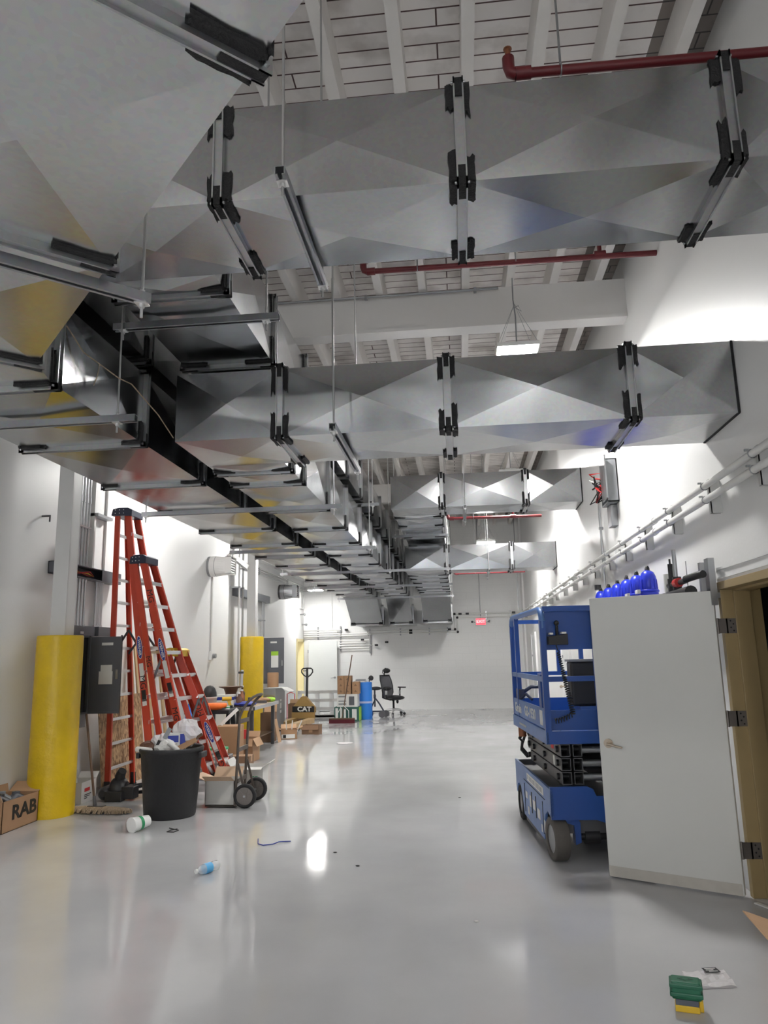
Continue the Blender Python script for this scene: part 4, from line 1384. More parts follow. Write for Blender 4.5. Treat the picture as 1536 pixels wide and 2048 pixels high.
# ================================================================== step ladders
def stepladder(lab, tops, feet, nst, capm, footm, logo_t, mg, loc, smat):
    """tops / feet: P1, P2 (rear pair, near and far) and Q1, Q2 (step pair, near and far)"""
    t = thing('step_ladder', lab, 'ladder', loc, group='orange step ladders')
    T = [V(p) for p in tops]
    F = [V(p) for p in feet]
    out = ((F[2] + F[0]) - (F[3] + F[1]))
    out.z = 0
    out.normalize()
    frames = []
    for i in range(4):
        o = out if i % 2 == 0 else -out
        d = (F[i] - T[i]).normalized()
        wdir = d.cross(o).normalized()
        if wdir.dot((F[2] + F[3]) - (F[0] + F[1])) < 0:
            wdir = -wdir
        W_ = 0.088 if i > 1 else 0.066
        dep = 0.032
        m = MB()
        m.bar(T[i], F[i], 0.006, W_, tuple(wdir))
        for k in (-1, 1):
            m.bar(T[i] + wdir * (k * (W_ / 2 - 0.003)) - o * (dep / 2), F[i] + wdir * (k * (W_ / 2 - 0.003)) - o * (dep / 2), 0.006, dep, tuple(o))
        r = obj('front_rail' if i > 1 else 'rear_rail', m, smat, t, world=True)
        frames.append((d, wdir, o, r))
        f = MB()
        e = F[i] - d * 0.01
        f.bar(F[i] - d * 0.16, e, 0.014, W_ + 0.012, tuple(wdir))
        lo = F[i]
        f.box((lo.x - 0.035, lo.y - 0.035, 0.0), (lo.x + 0.035, lo.y + 0.035, 0.018))
        obj('foot', f, footm, t, world=True)
    for s in range(1, nst + 1):
        k = s / (nst + 1)
        a, b = T[2].lerp(F[2], k), T[3].lerp(F[3], k)
        m = MB()
        hor = (F[2] + F[3] - F[0] - F[1])
        hor.z = 0
        hor.normalize()
        m.bar(a, b, 0.028, 0.085, tuple(hor))
        m.bar(a + hor * 0.041 - V((0, 0, 0.01)), b + hor * 0.041 - V((0, 0, 0.01)), 0.045, 0.004, tuple(hor))
        obj('step', m, M['alu'], t, world=True)
        a, b = T[0].lerp(F[0], k), T[1].lerp(F[1], k)
        obj('rear_rung', MB().bar(a, b, 0.035, 0.022, tuple(hor)), M['alu'], t, world=True)
    # knee braces under the lowest step
    k = nst / (nst + 1)
    for i in (2, 3):
        o = frames[i][2]
        a = T[i].lerp(F[i], k + 0.05) - o * 0.02
        b = T[i].lerp(F[i], k) - o * 0.13
        obj('knee_brace', MB().bar(a, b, 0.02, 0.03), M['alu'], t, world=True)
    # top cap
    mid = (T[0] + T[1] + T[2] + T[3]) / 4
    cx_ = (T[2] + T[3] - T[0] - T[1]) / 2
    cx_.z = 0
    L = cx_.length / 2 + 0.075
    cx_.normalize()
    wy = (T[0] + T[2] - T[1] - T[3]) / 2
    wy.z = 0
    Wd = wy.length / 2 + 0.028
    wy.normalize()
    m = MB()
    q = [(-L, -0.045), (-L + 0.02, 0.045), (-L * 0.3, 0.062), (L * 0.6, 0.058), (L, 0.03), (L, -0.055)]
    m.prism(q, lambda a, b, tt: mid + cx_ * a + V((0, 0, b)) + wy * tt, (-Wd, Wd))
    cp_ = obj('top_cap', m, capm, t, world=True, bevel=0.006)
    rv = MB()
    for a in (-0.6, -0.2, 0.2):
        for b in (-0.015, 0.03):
            c = mid + cx_ * (a * L) + V((0, 0, b)) + wy * Wd
            rv.cyl(c, c + wy * 0.004, 0.006, n=8)
    obj('rivet', rv, M['alu'], cp_, world=True)
    # spreaders
    for i in (0, 1):
        k1 = 0.52
        a, b = T[i].lerp(F[i], k1), T[i + 2].lerp(F[i + 2], k1)
        c = a.lerp(b, 0.5) + V((0, 0, 0.30))
        o = frames[i][2]
        obj('spreader', MB().bar(a - o * 0.05, c - o * 0.05, 0.006, 0.03).bar(c - o * 0.05, b - o * 0.05, 0.006, 0.03), M['dgrey'], t, world=True)
    # stickers and hand lettering on the near rails
    d, wdir, o, r = frames[2]
    P = lambda k: T[2].lerp(F[2], k) + o * 0.0045
    c = P(logo_t)
    ov = MB()
    nn = 20
    ring = [(math.cos(2 * math.pi * i / nn), math.sin(2 * math.pi * i / nn)) for i in range(nn)]
    ov.prism(ring, lambda a, b, tt: c + d * (a * 0.15) + wdir * (b * 0.036) + o * tt, (-0.001, 0.001))
    lo_ = obj('logo_sticker', ov, M['alu'], r, world=True)
    lab2 = MB()
    lab2.prism(ring, lambda a, b, tt: c + d * (a * 0.142) + wdir * (b * 0.031) + o * tt, (0.001, 0.002))
    obj('logo_field', lab2, M['inkblue'], r, world=True)
    text('WERNER', 0.042, M['paper'], r, c + o * 0.0025, tuple(d), tuple(o), 'lettering', True, sx=1.25, bold=0.001, ext=0.0005)
    for k, ln, mt, nm in ((logo_t + 0.085, 0.11, M['paper'], 'warning_label'), (logo_t + 0.165, 0.07, M['ink'], 'warning_label'), (logo_t + 0.188, 0.04, M['paper'], 'warning_label')):
        cc = P(k)
        s_ = MB()
        s_.bar(cc - d * ln, cc + d * ln, 0.002, 0.056, tuple(wdir))
        obj(nm, s_, mt, r, world=True)
    for k, flip in mg:
        text('MG', 0.105, M['ink'], r, P(k) + o * 0.002, tuple(d * flip), tuple(o), 'hand_lettering', True, ext=0.0005, sx=1.1, label='hand-painted black MG')
    d0, w0, o0, r0 = frames[0]
    if len(mg) > 1:
        text('MG', 0.085, M['ink'], r0, T[0].lerp(F[0], logo_t + 0.05) + o0 * 0.006, tuple(d0), tuple(o0), 'hand_lettering', True, ext=0.0005, sx=1.1, label='hand-painted black MG')
    return t


stepladder('tallest orange step ladder leaning by the electrical panel, dark blue cap',
           [(-4.57, 9.30, 3.62), (-4.57, 9.60, 3.62), (-4.43, 9.30, 3.62), (-4.43, 9.60, 3.62)],
           [(-4.51, 9.25, 0), (-4.53, 10.05, 0), (-3.76, 8.93, 0), (-3.74, 9.84, 0)], 11, M['navy'], M['black'], 0.50, [(0.62, 1)], (-4.2, 9.5, 0), M['orange'])
stepladder('middle-height orange step ladder with dark blue cap, lettered MG twice',
           [(-4.13, 8.93, 2.91), (-4.12, 9.23, 2.91), (-4.0, 8.88, 2.91), (-3.99, 9.18, 2.91)],
           [(-3.70, 9.20, 0), (-3.68, 9.95, 0), (-3.42, 9.32, 0), (-3.36, 10.05, 0)], 9, M['navy'], M['black'], 0.39, [(0.16, 1), (0.665, 1)], (-3.7, 9.5, 0), M['orange'])
stepladder('shortest orange step ladder with yellow cap and yellow feet',
           [(-3.83, 9.40, 1.74), (-3.85, 9.72, 1.74), (-3.76, 9.52, 1.74), (-3.78, 9.86, 1.74)],
           [(-3.26, 9.55, 0), (-3.40, 10.15, 0), (-3.10, 9.85, 0), (-3.25, 10.45, 0)], 5, M['yplast'], M['yplast'], 0.60, [(0.43, -1), (0.86, -1)], (-3.4, 9.8, 0), M['orange'])

# sheets and boards leaning on the left wall
t = thing('strand_board', 'sheet of strand board leaning on the wall behind the tallest ladder', 'board', (-4.7, 9.2, 0))
sb = MB()
sb.prism([(0, 0), (0.75, 0), (0.75, 1.18), (0, 1.18)], lambda a, b, tt: (0.09 - b * 0.09 + tt, a + 0.62, b), (0, 0.014))
sb.prism([(0, 0), (0.60, 0), (0.60, 1.02), (0, 1.02)], lambda a, b, tt: (0.14 - b * 0.10 + tt, a + 0.02, b), (0, 0.014))
obj('sheet', sb, M['osb'], t)
bd0 = None
for i, (y, x, h_, ln) in enumerate(((10.45, -4.66, 1.95, 0.09), (10.62, -4.62, 1.86, 0.07), (10.95, -4.60, 2.0, 0.10), (11.2, -4.62, 1.75, 0.06), (11.45, -4.60, 1.90, 0.09))):
    m = MB().bar((x, y, 0.0), (WALL_L + 0.05, y + 0.05, h_), ln, 0.022, (1, 0, 0))
    obj('timber_strip', m, M['pine'], label='%s pale timber strip leaning on the wall behind the ladders' % ['leftmost', 'second', 'middle', 'fourth', 'rightmost'][i], cat='timber', group='timber strips leaning behind the ladders')
obj('insulation_board', MB().bar((-4.70, 10.9, 0), (WALL_L + 0.03, 10.9, 1.3), 0.5, 0.02, (1, 0, 0)), M['paper'], label='white panel leaning on the wall behind the middle ladder', cat='panel')

# ================================================================== cartons
def carton(name, lab, loc, rotz, size, mat, flaps=(), group=None, inner=None, closed=False):
    """open carton: flaps = (side, length, angle outward from straight up)"""
    L, W_, H = size
    t = thing(name, lab, 'box', loc, rotz, group)
    th = 0.006
    m = MB()
    if closed:
        m.box((-L / 2, -W_ / 2, 0), (L / 2, W_ / 2, H))
        obj('body', m, mat, t, bevel=0.004)
        obj('tape', MB().box((-L / 2 - 0.001, -0.03, H), (L / 2 + 0.001, 0.03, H + 0.002)).box((-L / 2 - 0.002, -0.03, H - 0.09), (-L / 2, 0.03, H)).box((L / 2, -0.03, H - 0.09), (L / 2 + 0.002, 0.03, H)), M['card_in'], t)
        return t
    m.box((-L / 2, -W_ / 2, 0), (L / 2, W_ / 2, th))
    m.box((-L / 2, -W_ / 2, 0), (L / 2, -W_ / 2 + th, H)).box((-L / 2, W_ / 2 - th, 0), (L / 2, W_ / 2, H))
    m.box((-L / 2, -W_ / 2, 0), (-L / 2 + th, W_ / 2, H)).box((L / 2 - th, -W_ / 2, 0), (L / 2, W_ / 2, H))
    obj('body', m, mat, t)
    for sd, ln, ang in flaps:
        a = math.radians(ang)
        f = MB()
        if sd in 'LR':
            k = -1 if sd == 'L' else 1
            o = V((k * L / 2, 0, H))
            e = o + V((k * math.sin(a), 0, math.cos(a))) * ln
            f.bar(o, e, W_ * 0.985, th, (k * math.cos(a), 0, -math.sin(a)))
        else:
            k = -1 if sd == 'F' else 1
            o = V((0, k * W_ / 2, H))
            e = o + V((0, k * math.sin(a), math.cos(a))) * ln
            f.bar(o, e, L * 0.985, th, (0, k * math.cos(a), -math.sin(a)))
        obj('flap', f, inner or M['card_in'], t)
    return t


# big carton lettered RAB at the left edge
t = carton('carton', 'open brown carton lettered RAB at the foot of the nearer bollard', (-4.735, 7.50, 0), 0, (0.34, 0.62, 0.30), M['card'], (('F', 0.16, 40), ('B', 0.16, 60), ('L', 0.17, 12)))
text('RAB', 0.19, M['ink'], t, (0.172, 0.06, 0.165), (0, 1, 0), (1, 0, 0), bold=0.006, sx=1.25)
for i, (dx, dy, dz, r_) in enumerate(((0.0, -0.10, 0.24, 0.05), (-0.05, 0.0, 0.25, 0.045), (0.03, 0.12, 0.23, 0.05))):
    m = MB().tube([(-4.735 + dx - 0.05, 7.5 + dy - 0.12, dz - 0.08), (-4.735 + dx, 7.5 + dy, dz + 0.06), (-4.735 + dx + 0.06, 7.5 + dy + 0.09, dz - 0.02)], r_, 10)
    m.cyl((-4.735 + dx, 7.5 + dy, dz), (-4.735 + dx, 7.5 + dy, dz + 0.1), r_ * 0.8)
    obj('lamp_fitting', m, (M['dgrey'], M['greycab'], M['darkcab'])[i], label='%s dark metal fitting lying in the RAB carton' % ['nearest', 'middle', 'farthest'][i], cat='fitting', group='fittings in the RAB carton')
# white printed box behind the bollard
t = carton('carton', 'white box with red print behind the nearer yellow bollard', (-4.66, 8.85, 0), 0.05, (0.24, 0.40, 0.24), M['cardw'], (('L', 0.10, 5), ('B', 0.1, 50)), inner=M['cardw'])
obj('print', MB().box((0.12, -0.12, 0.125), (0.1215, 0.02, 0.165)), M['inkred'], t, label='red printed mark')
obj('print', MB().box((0.12, -0.12, 0.085), (0.1215, 0.06, 0.095)).box((0.12, -0.12, 0.065), (0.1215, 0.02, 0.075)).box((0.12, -0.12, 0.045), (0.1215, -0.04, 0.055)), M['ink'], t)
obj('white_board', MB().bar((-4.80, 8.55, 0), (-4.88, 8.55, 0.82), 0.32, 0.02, (1, 0, 0)), M['paper'], label='white board leaning below the open electrical panel', cat='board')

# dust mop
t = thing('dust_mop', 'dust mop with dirty fringe leaning beside the nearer yellow bollard', 'mop', (-4.08, 8.22, 0), math.radians(-10))
hd = MB()
hd.ball((0, 0, 0.035), 1, (0.40, 0.085, 0.032), 24, 0.0)
m2 = MB()
for i in range(230):
    a = random.uniform(0, 2 * math.pi)
    r_ = random.uniform(0.75, 1.0)
    p = V((math.cos(a) * 0.39 * r_, math.sin(a) * 0.085 * r_, 0.045))
    q = p + V((math.cos(a) * 0.02, math.sin(a) * 0.045, -0.035))
    m2.tube([p, (p + q) / 2 + V((0, 0, 0.012)), q], 0.007, 5)
obj('head', hd, M['fringe'], t)
fo = obj('fringe', m2, M['fringe'], t, kind='stuff')
obj('socket', MB().cyl((-0.06, 0, 0.055), (-0.085, 0.01, 0.17), 0.022, 0.016).box((-0.14, -0.03, 0.05), (0.06, 0.03, 0.07)), M['dgrey'], t)
obj('handle', MB().cyl((-0.083, 0.01, 0.15), (-0.33, 0.12, 1.05), 0.013, n=10), M['wood'], t)

# pump / pipe fitting lump
t = thing('pump', 'black cast pump lying on the floor before the tallest ladder', 'pump', (-4.20, 8.95, 0))
m = MB()
m.lathe([(0.10, -0.09), (0.125, -0.07), (0.125, 0.05), (0.08, 0.09)], 18, (0, 0, 0.13), Matrix.Rotation(math.pi / 2, 3, 'Y'))
m.box((-0.11, -0.16, 0.0), (0.10, -0.04, 0.12)).box((0.06, -0.10, 0.02), (0.22, 0.06, 0.16))
obj('casing', m, M['black'], t, bevel=0.01)
obj('motor', MB().lathe([(0.06, -0.10), (0.075, -0.08), (0.075, 0.12), (0.04, 0.16)], 16, (-0.15, 0.02, 0.09), Matrix.Rotation(math.pi / 2, 3, 'X')), M['black'], t)
obj('port', MB().tube([(0, 0, 0.2), (0.01, -0.02, 0.28), (0.05, -0.05, 0.34)], [0.06, 0.06, 0.05], 14), M['rubber'], t)
obj('shaft', MB().cyl((0.15, 0.05, 0.14), (0.62, 0.28, 0.20), 0.03).cyl((0.1, 0.1, 0.06), (0.60, 0.42, 0.06), 0.022), M['black'], t)

# rubbish bin and what is piled in it
BX, BY = -3.205, 8.06
t = thing('rubbish_bin', 'big round black rubbish bin overflowing with waste', 'bin', (BX, BY, 0))
bn = MB().lathe([(0.262, 0.0), (0.272, 0.02), (0.325, 0.66), (0.338, 0.665), (0.345, 0.70), (0.335, 0.715), (0.318, 0.70), (0.312, 0.60), (0.30, 0.42)], 40)
obj('tub', bn, M['bin'], t)
hn = MB()
for s in (-1, 1):
    hn.box((s * 0.33, -0.09, 0.60), (s * 0.37, 0.09, 0.66))
obj('handle', hn, M['bin'], t, bevel=0.008)
g = 'waste piled in the black bin'


def waste(name, mb, mat, lab, cat='waste'):
    return obj(name, mb, mat, label=lab, cat=cat, group=g)


waste('cardboard_filler', MB().lathe([(0.29, 0), (0.295, 0.16), (0.1, 0.24)], 20, (BX, BY, 0.44)), M['card_dark'], 'crushed dark cardboard filling the bin below the other waste', 'cardboard')
waste('plastic_bag', MB().ball((BX + 0.16, BY + 0.02, 0.86), 0.15, (1.05, 0.8, 0.95), 18, 0.13), M['bag'], 'crumpled cloudy plastic bag on top of the bin', 'plastic bag')
waste('plastic_bag', MB().ball((BX - 0.06, BY - 0.06, 0.76), 0.13, (1.2, 0.8, 0.8), 16, 0.16), M['bag'], 'crumpled grey plastic sheet left of the strap in the bin', 'plastic sheet')
waste('foam_wrap', MB().ball((BX - 0.03, BY - 0.12, 0.72), 0.10, (1.2, 0.8, 0.9), 16, 0.10), M['foam'], 'white foam wrap at the front of the bin', 'foam')
bx = thing('printed_packet', 'white packet with dark blue print in the bin', 'packet', (BX + 0.07, BY - 0.06, 0.69), 0.25, g)
obj('body', MB().box((-0.08, -0.05, 0), (0.10, 0.06, 0.17)), M['paper'], bx)
obj('print', MB().box((-0.082, -0.053, 0.08), (0.03, -0.05, 0.15)).box((0.045, -0.053, 0.02), (0.102, 0.055, 0.165)), M['inkblue'], bx)
waste('strap', MB().bar((BX - 0.10, BY - 0.18, 0.66), (BX + 0.02, BY - 0.12, 0.92), 0.045, 0.01, (0, 1, 0)), M['greycab'], 'dark grey strip standing in the bin', 'strip')
waste('strap', MB().bar((BX - 0.16, BY - 0.12, 0.66), (BX - 0.06, BY - 0.2, 0.80), 0.03, 0.01, (0, 1, 0)), M['dgrey'], 'shorter dark strip leaning left in the bin', 'strip')
waste('dark_bag', MB().ball((BX - 0.20, BY - 0.05, 0.72), 0.12, (1.1, 0.9, 0.55), 16, 0.12), M['brown'], 'dark brown bundle at the left rim of the bin', 'bundle')
waste('foam_roll', MB().cyl((BX - 0.35, BY - 0.10, 0.70), (BX - 0.15, BY - 0.22, 0.70), 0.03, n=10), M['foam'], 'white roll poking over the left rim of the bin', 'roll')
waste('paper_tube', MB().cyl((BX + 0.04, BY - 0.20, 0.78), (BX + 0.17, BY - 0.16, 0.66), 0.028, n=12), M['paper'], 'white paper tube in the bin', 'tube')
waste('cardboard_piece', MB().bar((BX + 0.09, BY - 0.18, 0.68), (BX + 0.30, BY - 0.08, 0.80), 0.12, 0.008, (0, -0.4, 1)), M['card'], 'torn brown cardboard at the right rim of the bin', 'cardboard')
waste('timber_offcut', MB().bar((BX + 0.13, BY - 0.12, 0.70), (BX + 0.33, BY + 0.02, 0.84), 0.03, 0.03), M['wood'], 'dark timber offcut at the right rim of the bin', 'timber')
waste('timber_offcut', MB().bar((BX - 0.22, BY + 0.05, 0.66), (BX - 0.02, BY + 0.02, 0.84), 0.03, 0.03), M['card'], 'light brown offcut leaning at the back of the bin', 'timber')

# hand truck with a white box on its toe plate
t = thing('hand_truck', 'rusty steel hand truck with two dark wheels beside the bin', 'hand truck', (-2.60, 8.66, 0), math.radians(0))
m = MB()
y0, y1 = -0.17, 0.19
m.tube([(-0.02, y0, 0.02), (0.02, y0, 0.98), (0.05, y0 + 0.01, 1.06), (0.11, y0 + 0.02, 1.15), (0.17, y0 + 0.03, 1.2), (0.205, y0 + 0.09, 1.222), (0.215, 0.01, 1.225), (0.205, y1 - 0.09, 1.222), (0.17, y1 - 0.03, 1.2), (0.11, y1 - 0.02, 1.15), (0.05, y1 - 0.01, 1.06), (0.02, y1, 0.98), (-0.02, y1, 0.02)], 0.016, 10)
rusty = pm('rusty_grey_steel', (0.12, 0.10, 0.085), 0.55, 0.5, var=0.35, scale=12)
obj('frame', m, rusty, t)
c = MB()
for z, k in ((0.28, 0.0), (0.62, 0.012), (0.93, 0.02)):
    c.bar((k, y0, z), (k, y1, z), 0.02, 0.045)
obj('crossbar', c, rusty, t)
obj('toe_plate', MB().box((-0.36, y0 - 0.02, 0.012), (0.0, y1 + 0.02, 0.02)).box((-0.03, y0 - 0.02, 0.012), (-0.02, y1 + 0.02, 0.10)), rusty, t)
s = MB()
for y in (y0, y1):
    s.bar((0.01, y, 0.47), (0.10, y, 0.13), 0.012, 0.025)
    s.bar((-0.01, y, 0.10), (0.10, y, 0.13), 0.012, 0.025)
obj('strut', s, rusty, t)
obj('axle', MB().cyl((0.11, y0 - 0.09, 0.13), (0.11, y1 + 0.09, 0.13), 0.012), M['steel'], t)
for y, e in ((y0 - 0.05, -1), (y1 + 0.05, 1)):
    rx = Matrix.Rotation(math.pi / 2, 3, 'X')
    wh = MB().lathe([(0.095, -0.026), (0.122, -0.026), (0.13, -0.014), (0.13, 0.014), (0.122, 0.026), (0.095, 0.026)], 28, (0.11, y, 0.13), rx, ring=True)
    wo = obj('wheel', wh, M['rubber'], t)
    hb = MB().lathe([(0.096, -0.015), (0.096, 0.015)], 24, (0.11, y, 0.13), rx).lathe([(0.03, -0.035), (0.03, 0.035)], 14, (0.11, y, 0.13), rx)
    for i in range(5):
        a = i * 2 * math.pi / 5
        hb.bar((0.11 + math.cos(a) * 0.03, y, 0.13 + math.sin(a) * 0.03), (0.11 + math.cos(a) * 0.095, y, 0.13 + math.sin(a) * 0.095), 0.046, 0.03)
    obj('hub', hb, M['bronze'], wo)
carton('carton', 'open white box standing on the hand truck toe plate', (-2.80, 8.64, 0.0205), 0.0, (0.34, 0.30, 0.265), M['cardw'], (('F', 0.13, 62), ('L', 0.15, 70), ('B', 0.13, 40)), inner=pm('tan_flap', (0.62, 0.44, 0.30), 0.7))
t = carton('carton', 'white box with small green print behind the hand truck', (-2.72, 9.42, 0), 0.05, (0.40, 0.34, 0.32), M['cardw'], (('F', 0.1, 100), ('L', 0.1, 30), ('R', 0.1, 60)), inner=M['cardw'])
text('CO', 0.06, M['greenl'], t, (0.10, -0.172, 0.19), (1, 0, 0), (0, -1, 0), bold=0.003)

# stack of brown cartons between ladder and workbench
carton('carton', 'brown carton on the floor behind the hand truck handle', (-3.42, 11.3, 0), 0.04, (0.36, 0.28, 0.20), M['card_dark'], (), closed=True)
carton('carton', 'large tan carton beside the shortest ladder', (-3.73, 11.75, 0), 0.02, (0.36, 0.38, 0.60), M['card'], (), closed=True)
t = carton('carton', 'open tan carton with red packing behind the hand truck', (-3.55, 12.2, 0), -0.06, (0.26, 0.34, 0.36), M['card'], (('R', 0.14, 150), ('F', 0.12, 165), ('B', 0.1, 30)))
obj('red_packet', MB().bar((-3.60, 12.12, 0.10), (-3.59, 12.10, 0.50), 0.09, 0.05), M['red'], label='red packet standing in the open tan carton', cat='packet')
t = carton('carton', 'tall brown carton with a raised flap at the end of the workbench', (-3.93, 14.9, 0), 0.05, (0.26, 0.34, 0.56), M['card_dark'], (('B', 0.2, 20),))
obj('cardboard_sheet', MB().bar((-3.66, 14.75, 0.0), (-3.76, 14.77, 0.44), 0.24, 0.006, (1, 0, 0)), M['card_in'], label='loose cardboard sheet leaning on the tall brown carton', cat='cardboard')
obj('white_plank', MB().bar((-3.86, 11.70, 0.615), (-3.62, 11.8, 0.85), 0.03, 0.05), M['white'], label='white length of trim resting on the large tan carton', cat='trim')
# crate and bucket by the ladders
t = thing('crate', 'black mesh crate on the floor behind the bin', 'crate', (-3.55, 10.5, 0))
m = MB()
for i in range(9):
    for j in range(2):
        m.box((-0.2 + i * 0.05 - 0.006, (-0.2, 0.2)[j] - 0.004, 0), (-0.2 + i * 0.05 + 0.006, (-0.2, 0.2)[j] + 0.004, 0.3))
        m.box(((-0.2, 0.2)[j] - 0.004, -0.2 + i * 0.05 - 0.006, 0), ((-0.2, 0.2)[j] + 0.004, -0.2 + i * 0.05 + 0.006, 0.3))
for z in (0.0, 0.07, 0.14, 0.21, 0.29):
    m.box((-0.205, -0.205, z), (0.205, -0.195, z + 0.015)).box((-0.205, 0.195, z), (0.205, 0.205, z + 0.015)).box((-0.205, -0.205, z), (-0.195, 0.205, z + 0.015)).box((0.195, -0.205, z), (0.205, 0.205, z + 0.015))
obj('basket', m, M['greycab'], t)
t = thing('bucket', 'white bucket with a green lid behind the shortest ladder', 'bucket', (-3.72, 11.15, 0))
obj('tub', MB().lathe([(0.13, 0), (0.15, 0.30), (0.155, 0.31)], 24), M['white'], t)
obj('lid', MB().lathe([(0.16, 0.31), (0.16, 0.335), (0.14, 0.34)], 24), M['greenl'], t)
t = thing('bottle', 'slim blue bottle standing behind the middle ladder', 'bottle', (-4.35, 11.6, 0))
obj('body', MB().lathe([(0.05, 0), (0.06, 0.02), (0.06, 0.75), (0.025, 0.85), (0.02, 0.95)], 16), M['bluebar'], t)

# ================================================================== workbench
t = thing('workbench', 'timber-topped workbench in front of the farther bollard', 'workbench', (-4.08, 13.75, 0))
top = MB().box((-0.42, -0.85, 0.76), (0.41, 0.85, 0.80))
obj('top', top, pm('worn_bench_top', (0.42, 0.33, 0.24), 0.55, var=0.3, scale=5), t, bevel=0.003)
obj('edge_strip', MB().box((-0.42, -0.87, 0.745), (0.43, -0.85, 0.805)).box((0.41, -0.87, 0.745), (0.43, 0.85, 0.805)), M['alu'], t)
for x in (-0.36, 0.34):
    for y in (-0.72, 0.75):
        obj('leg', MB().box((x - 0.03, y - 0.03, 0), (x + 0.03, y + 0.03, 0.76)), M['dgrey'], t)
obj('shelf', MB().box((-0.36, -0.7, 0.22), (0.34, 0.75, 0.24)), M['wood'], t)
t = thing('folding_stand', 'black plastic folding work stand left of the workbench', 'work stand', (-4.22, 12.45, 0))
obj('top', MB().box((-0.40, -0.36, 0.75), (0.36, 0.36, 0.815)), M['black'], t, bevel=0.01)
for x in (-0.32, 0.28):
    for e in (-1, 1):
        obj('leg', MB().bar((x, e * 0.34, 0), (x, e * 0.10, 0.75), 0.07, 0.05, (0, 1, 0)), M['black'], t)
obj('brace', MB().bar((-0.32, -0.2, 0.38), (0.28, -0.2, 0.38), 0.03, 0.06).bar((-0.32, 0.2, 0.38), (0.28, 0.2, 0.38), 0.03, 0.06), M['black'], t)
zs_, zt = 0.815, 0.80
gg = 'tools and pots on the workbench'
t = thing('bucket', 'white bucket on the black folding stand', 'bucket', (-4.36, 12.58, zs_), 0, gg)
obj('tub', MB().lathe([(0.11, 0), (0.125, 0.16), (0.132, 0.165), (0.13, 0.19)], 24), M['white'], t)
t = thing('visor', 'black domed visor lying on the white bucket', 'visor', (-4.36, 12.58, zs_ + 0.19), 0, gg)
obj('shell', MB().lathe([(0.12, 0), (0.115, 0.07), (0.09, 0.14), (0.05, 0.18), (0.01, 0.19)], 20), M['black'], t)
t = thing('disc', 'bright orange disc lying on the black folding stand', 'disc', (-4.15, 12.25, zs_), 0, gg)
obj('plate', MB().lathe([(0.19, 0.03), (0.20, 0.045), (0.20, 0.09), (0.17, 0.10)], 28).lathe([(0.12, 0), (0.12, 0.03)], 20), M['orangep'], t)
t = thing('power_drill', 'small yellow power tool on the black folding stand', 'power tool', (-4.05, 12.60, zs_), 0.4, gg)
obj('body', MB().cyl((-0.09, 0, 0.15), (0.07, 0, 0.15), 0.035, n=12).bar((0.02, 0, 0.13), (0.05, 0, 0.03), 0.035, 0.05, (1, 0, 0)), M['yplast'], t)
obj('battery', MB().box((-0.02, -0.04, 0.0), (0.09, 0.04, 0.04)), M['black'], t)
t = thing('tape_roll', 'green and white tape roll at the edge of the folding stand', 'tape', (-3.96, 12.3, zs_), 0, gg)
obj('roll', MB().lathe([(0.05, 0), (0.05, 0.05)], 18), M['white'], t)
obj('band', MB().lathe([(0.052, 0.02), (0.052, 0.04)], 18), M['greenl'], t)
t = thing('carton', 'white box with a blue stripe on the workbench', 'box', (-4.25, 13.10, zt), 0.1, gg)
obj('body', MB().box((-0.17, -0.1, 0), (0.17, 0.1, 0.21)), M['paper'], t)
obj('stripe', MB().box((-0.17, -0.102, 0.12), (0.17, 0.1, 0.175)), M['inkblue'], t)
t = thing('pot', 'dark brown flared pot behind the blue-striped box', 'pot', (-4.26, 13.45, zt), 0, gg)
obj('body', MB().lathe([(0.12, 0), (0.10, 0.22), (0.13, 0.30), (0.22, 0.33), (0.22, 0.34)], 22), M['brown'], t)
for i, (x, y, h_, m_, lab) in enumerate(((-3.98, 13.05, 0.22, M['brown'], 'brown bottle right of the blue-striped box'), (-4.00, 13.28, 0.26, M['copper'], 'copper-coloured can at the back of the workbench'), (-4.06, 13.5, 0.32, M['wood'], 'tall dark bottle at the back of the workbench'))):
    t = thing('bottle', lab, 'bottle', (x, y, zt), 0, gg)
    obj('body', MB().lathe([(0.045, 0), (0.05, 0.01), (0.05, h_ * 0.7), (0.02, h_ * 0.85), (0.02, h_)], 14), m_, t)
    obj('cap', MB().lathe([(0.024, h_), (0.024, h_ + 0.03)], 12), M['white'], t)
t = thing('folded_cloth', 'dark blue tarpaulin folded on the workbench edge', 'cloth', (-3.90, 13.15, zt), 0.1, gg)
obj('cloth', MB().ball((0, 0, 0.045), 1, (0.20, 0.20, 0.045), 18, 0.05), M['inkblue'], t)
t = thing('hand_tool', 'dark steel clamp lying on the workbench', 'tool', (-3.92, 13.85, zt), 0.3, gg)
obj('body', MB().bar((-0.2, 0, 0.03), (0.22, 0.02, 0.03), 0.05, 0.05).cyl((-0.1, 0, 0.05), (-0.1, 0, 0.12), 0.03), M['dgrey'], t)
t = thing('work_glove', 'yellow and brown gloves heaped by the farther bollard', 'gloves', (-3.92, 14.3, zt), 0.3, gg)
obj('glove', MB().ball((0, 0, 0.04), 1, (0.2, 0.12, 0.045), 14, 0.1), M['card'], t)
obj('glove', MB().ball((0.16, 0.05, 0.04), 1, (0.12, 0.09, 0.05), 14, 0.1), M['lime'], t)
t = thing('standpipe', 'slim grey pipe standing up from the workbench before the wall', 'pipe', (-4.30, 14.2, zt))
obj('pipe', MB().cyl((0, 0, 0), (0.02, 0, 0.62), 0.028, n=10), M['greycol'], t)
obj('valve', MB().box((-0.05, -0.03, 0.55), (0.05, 0.03, 0.59)), M['dgrey'], t)

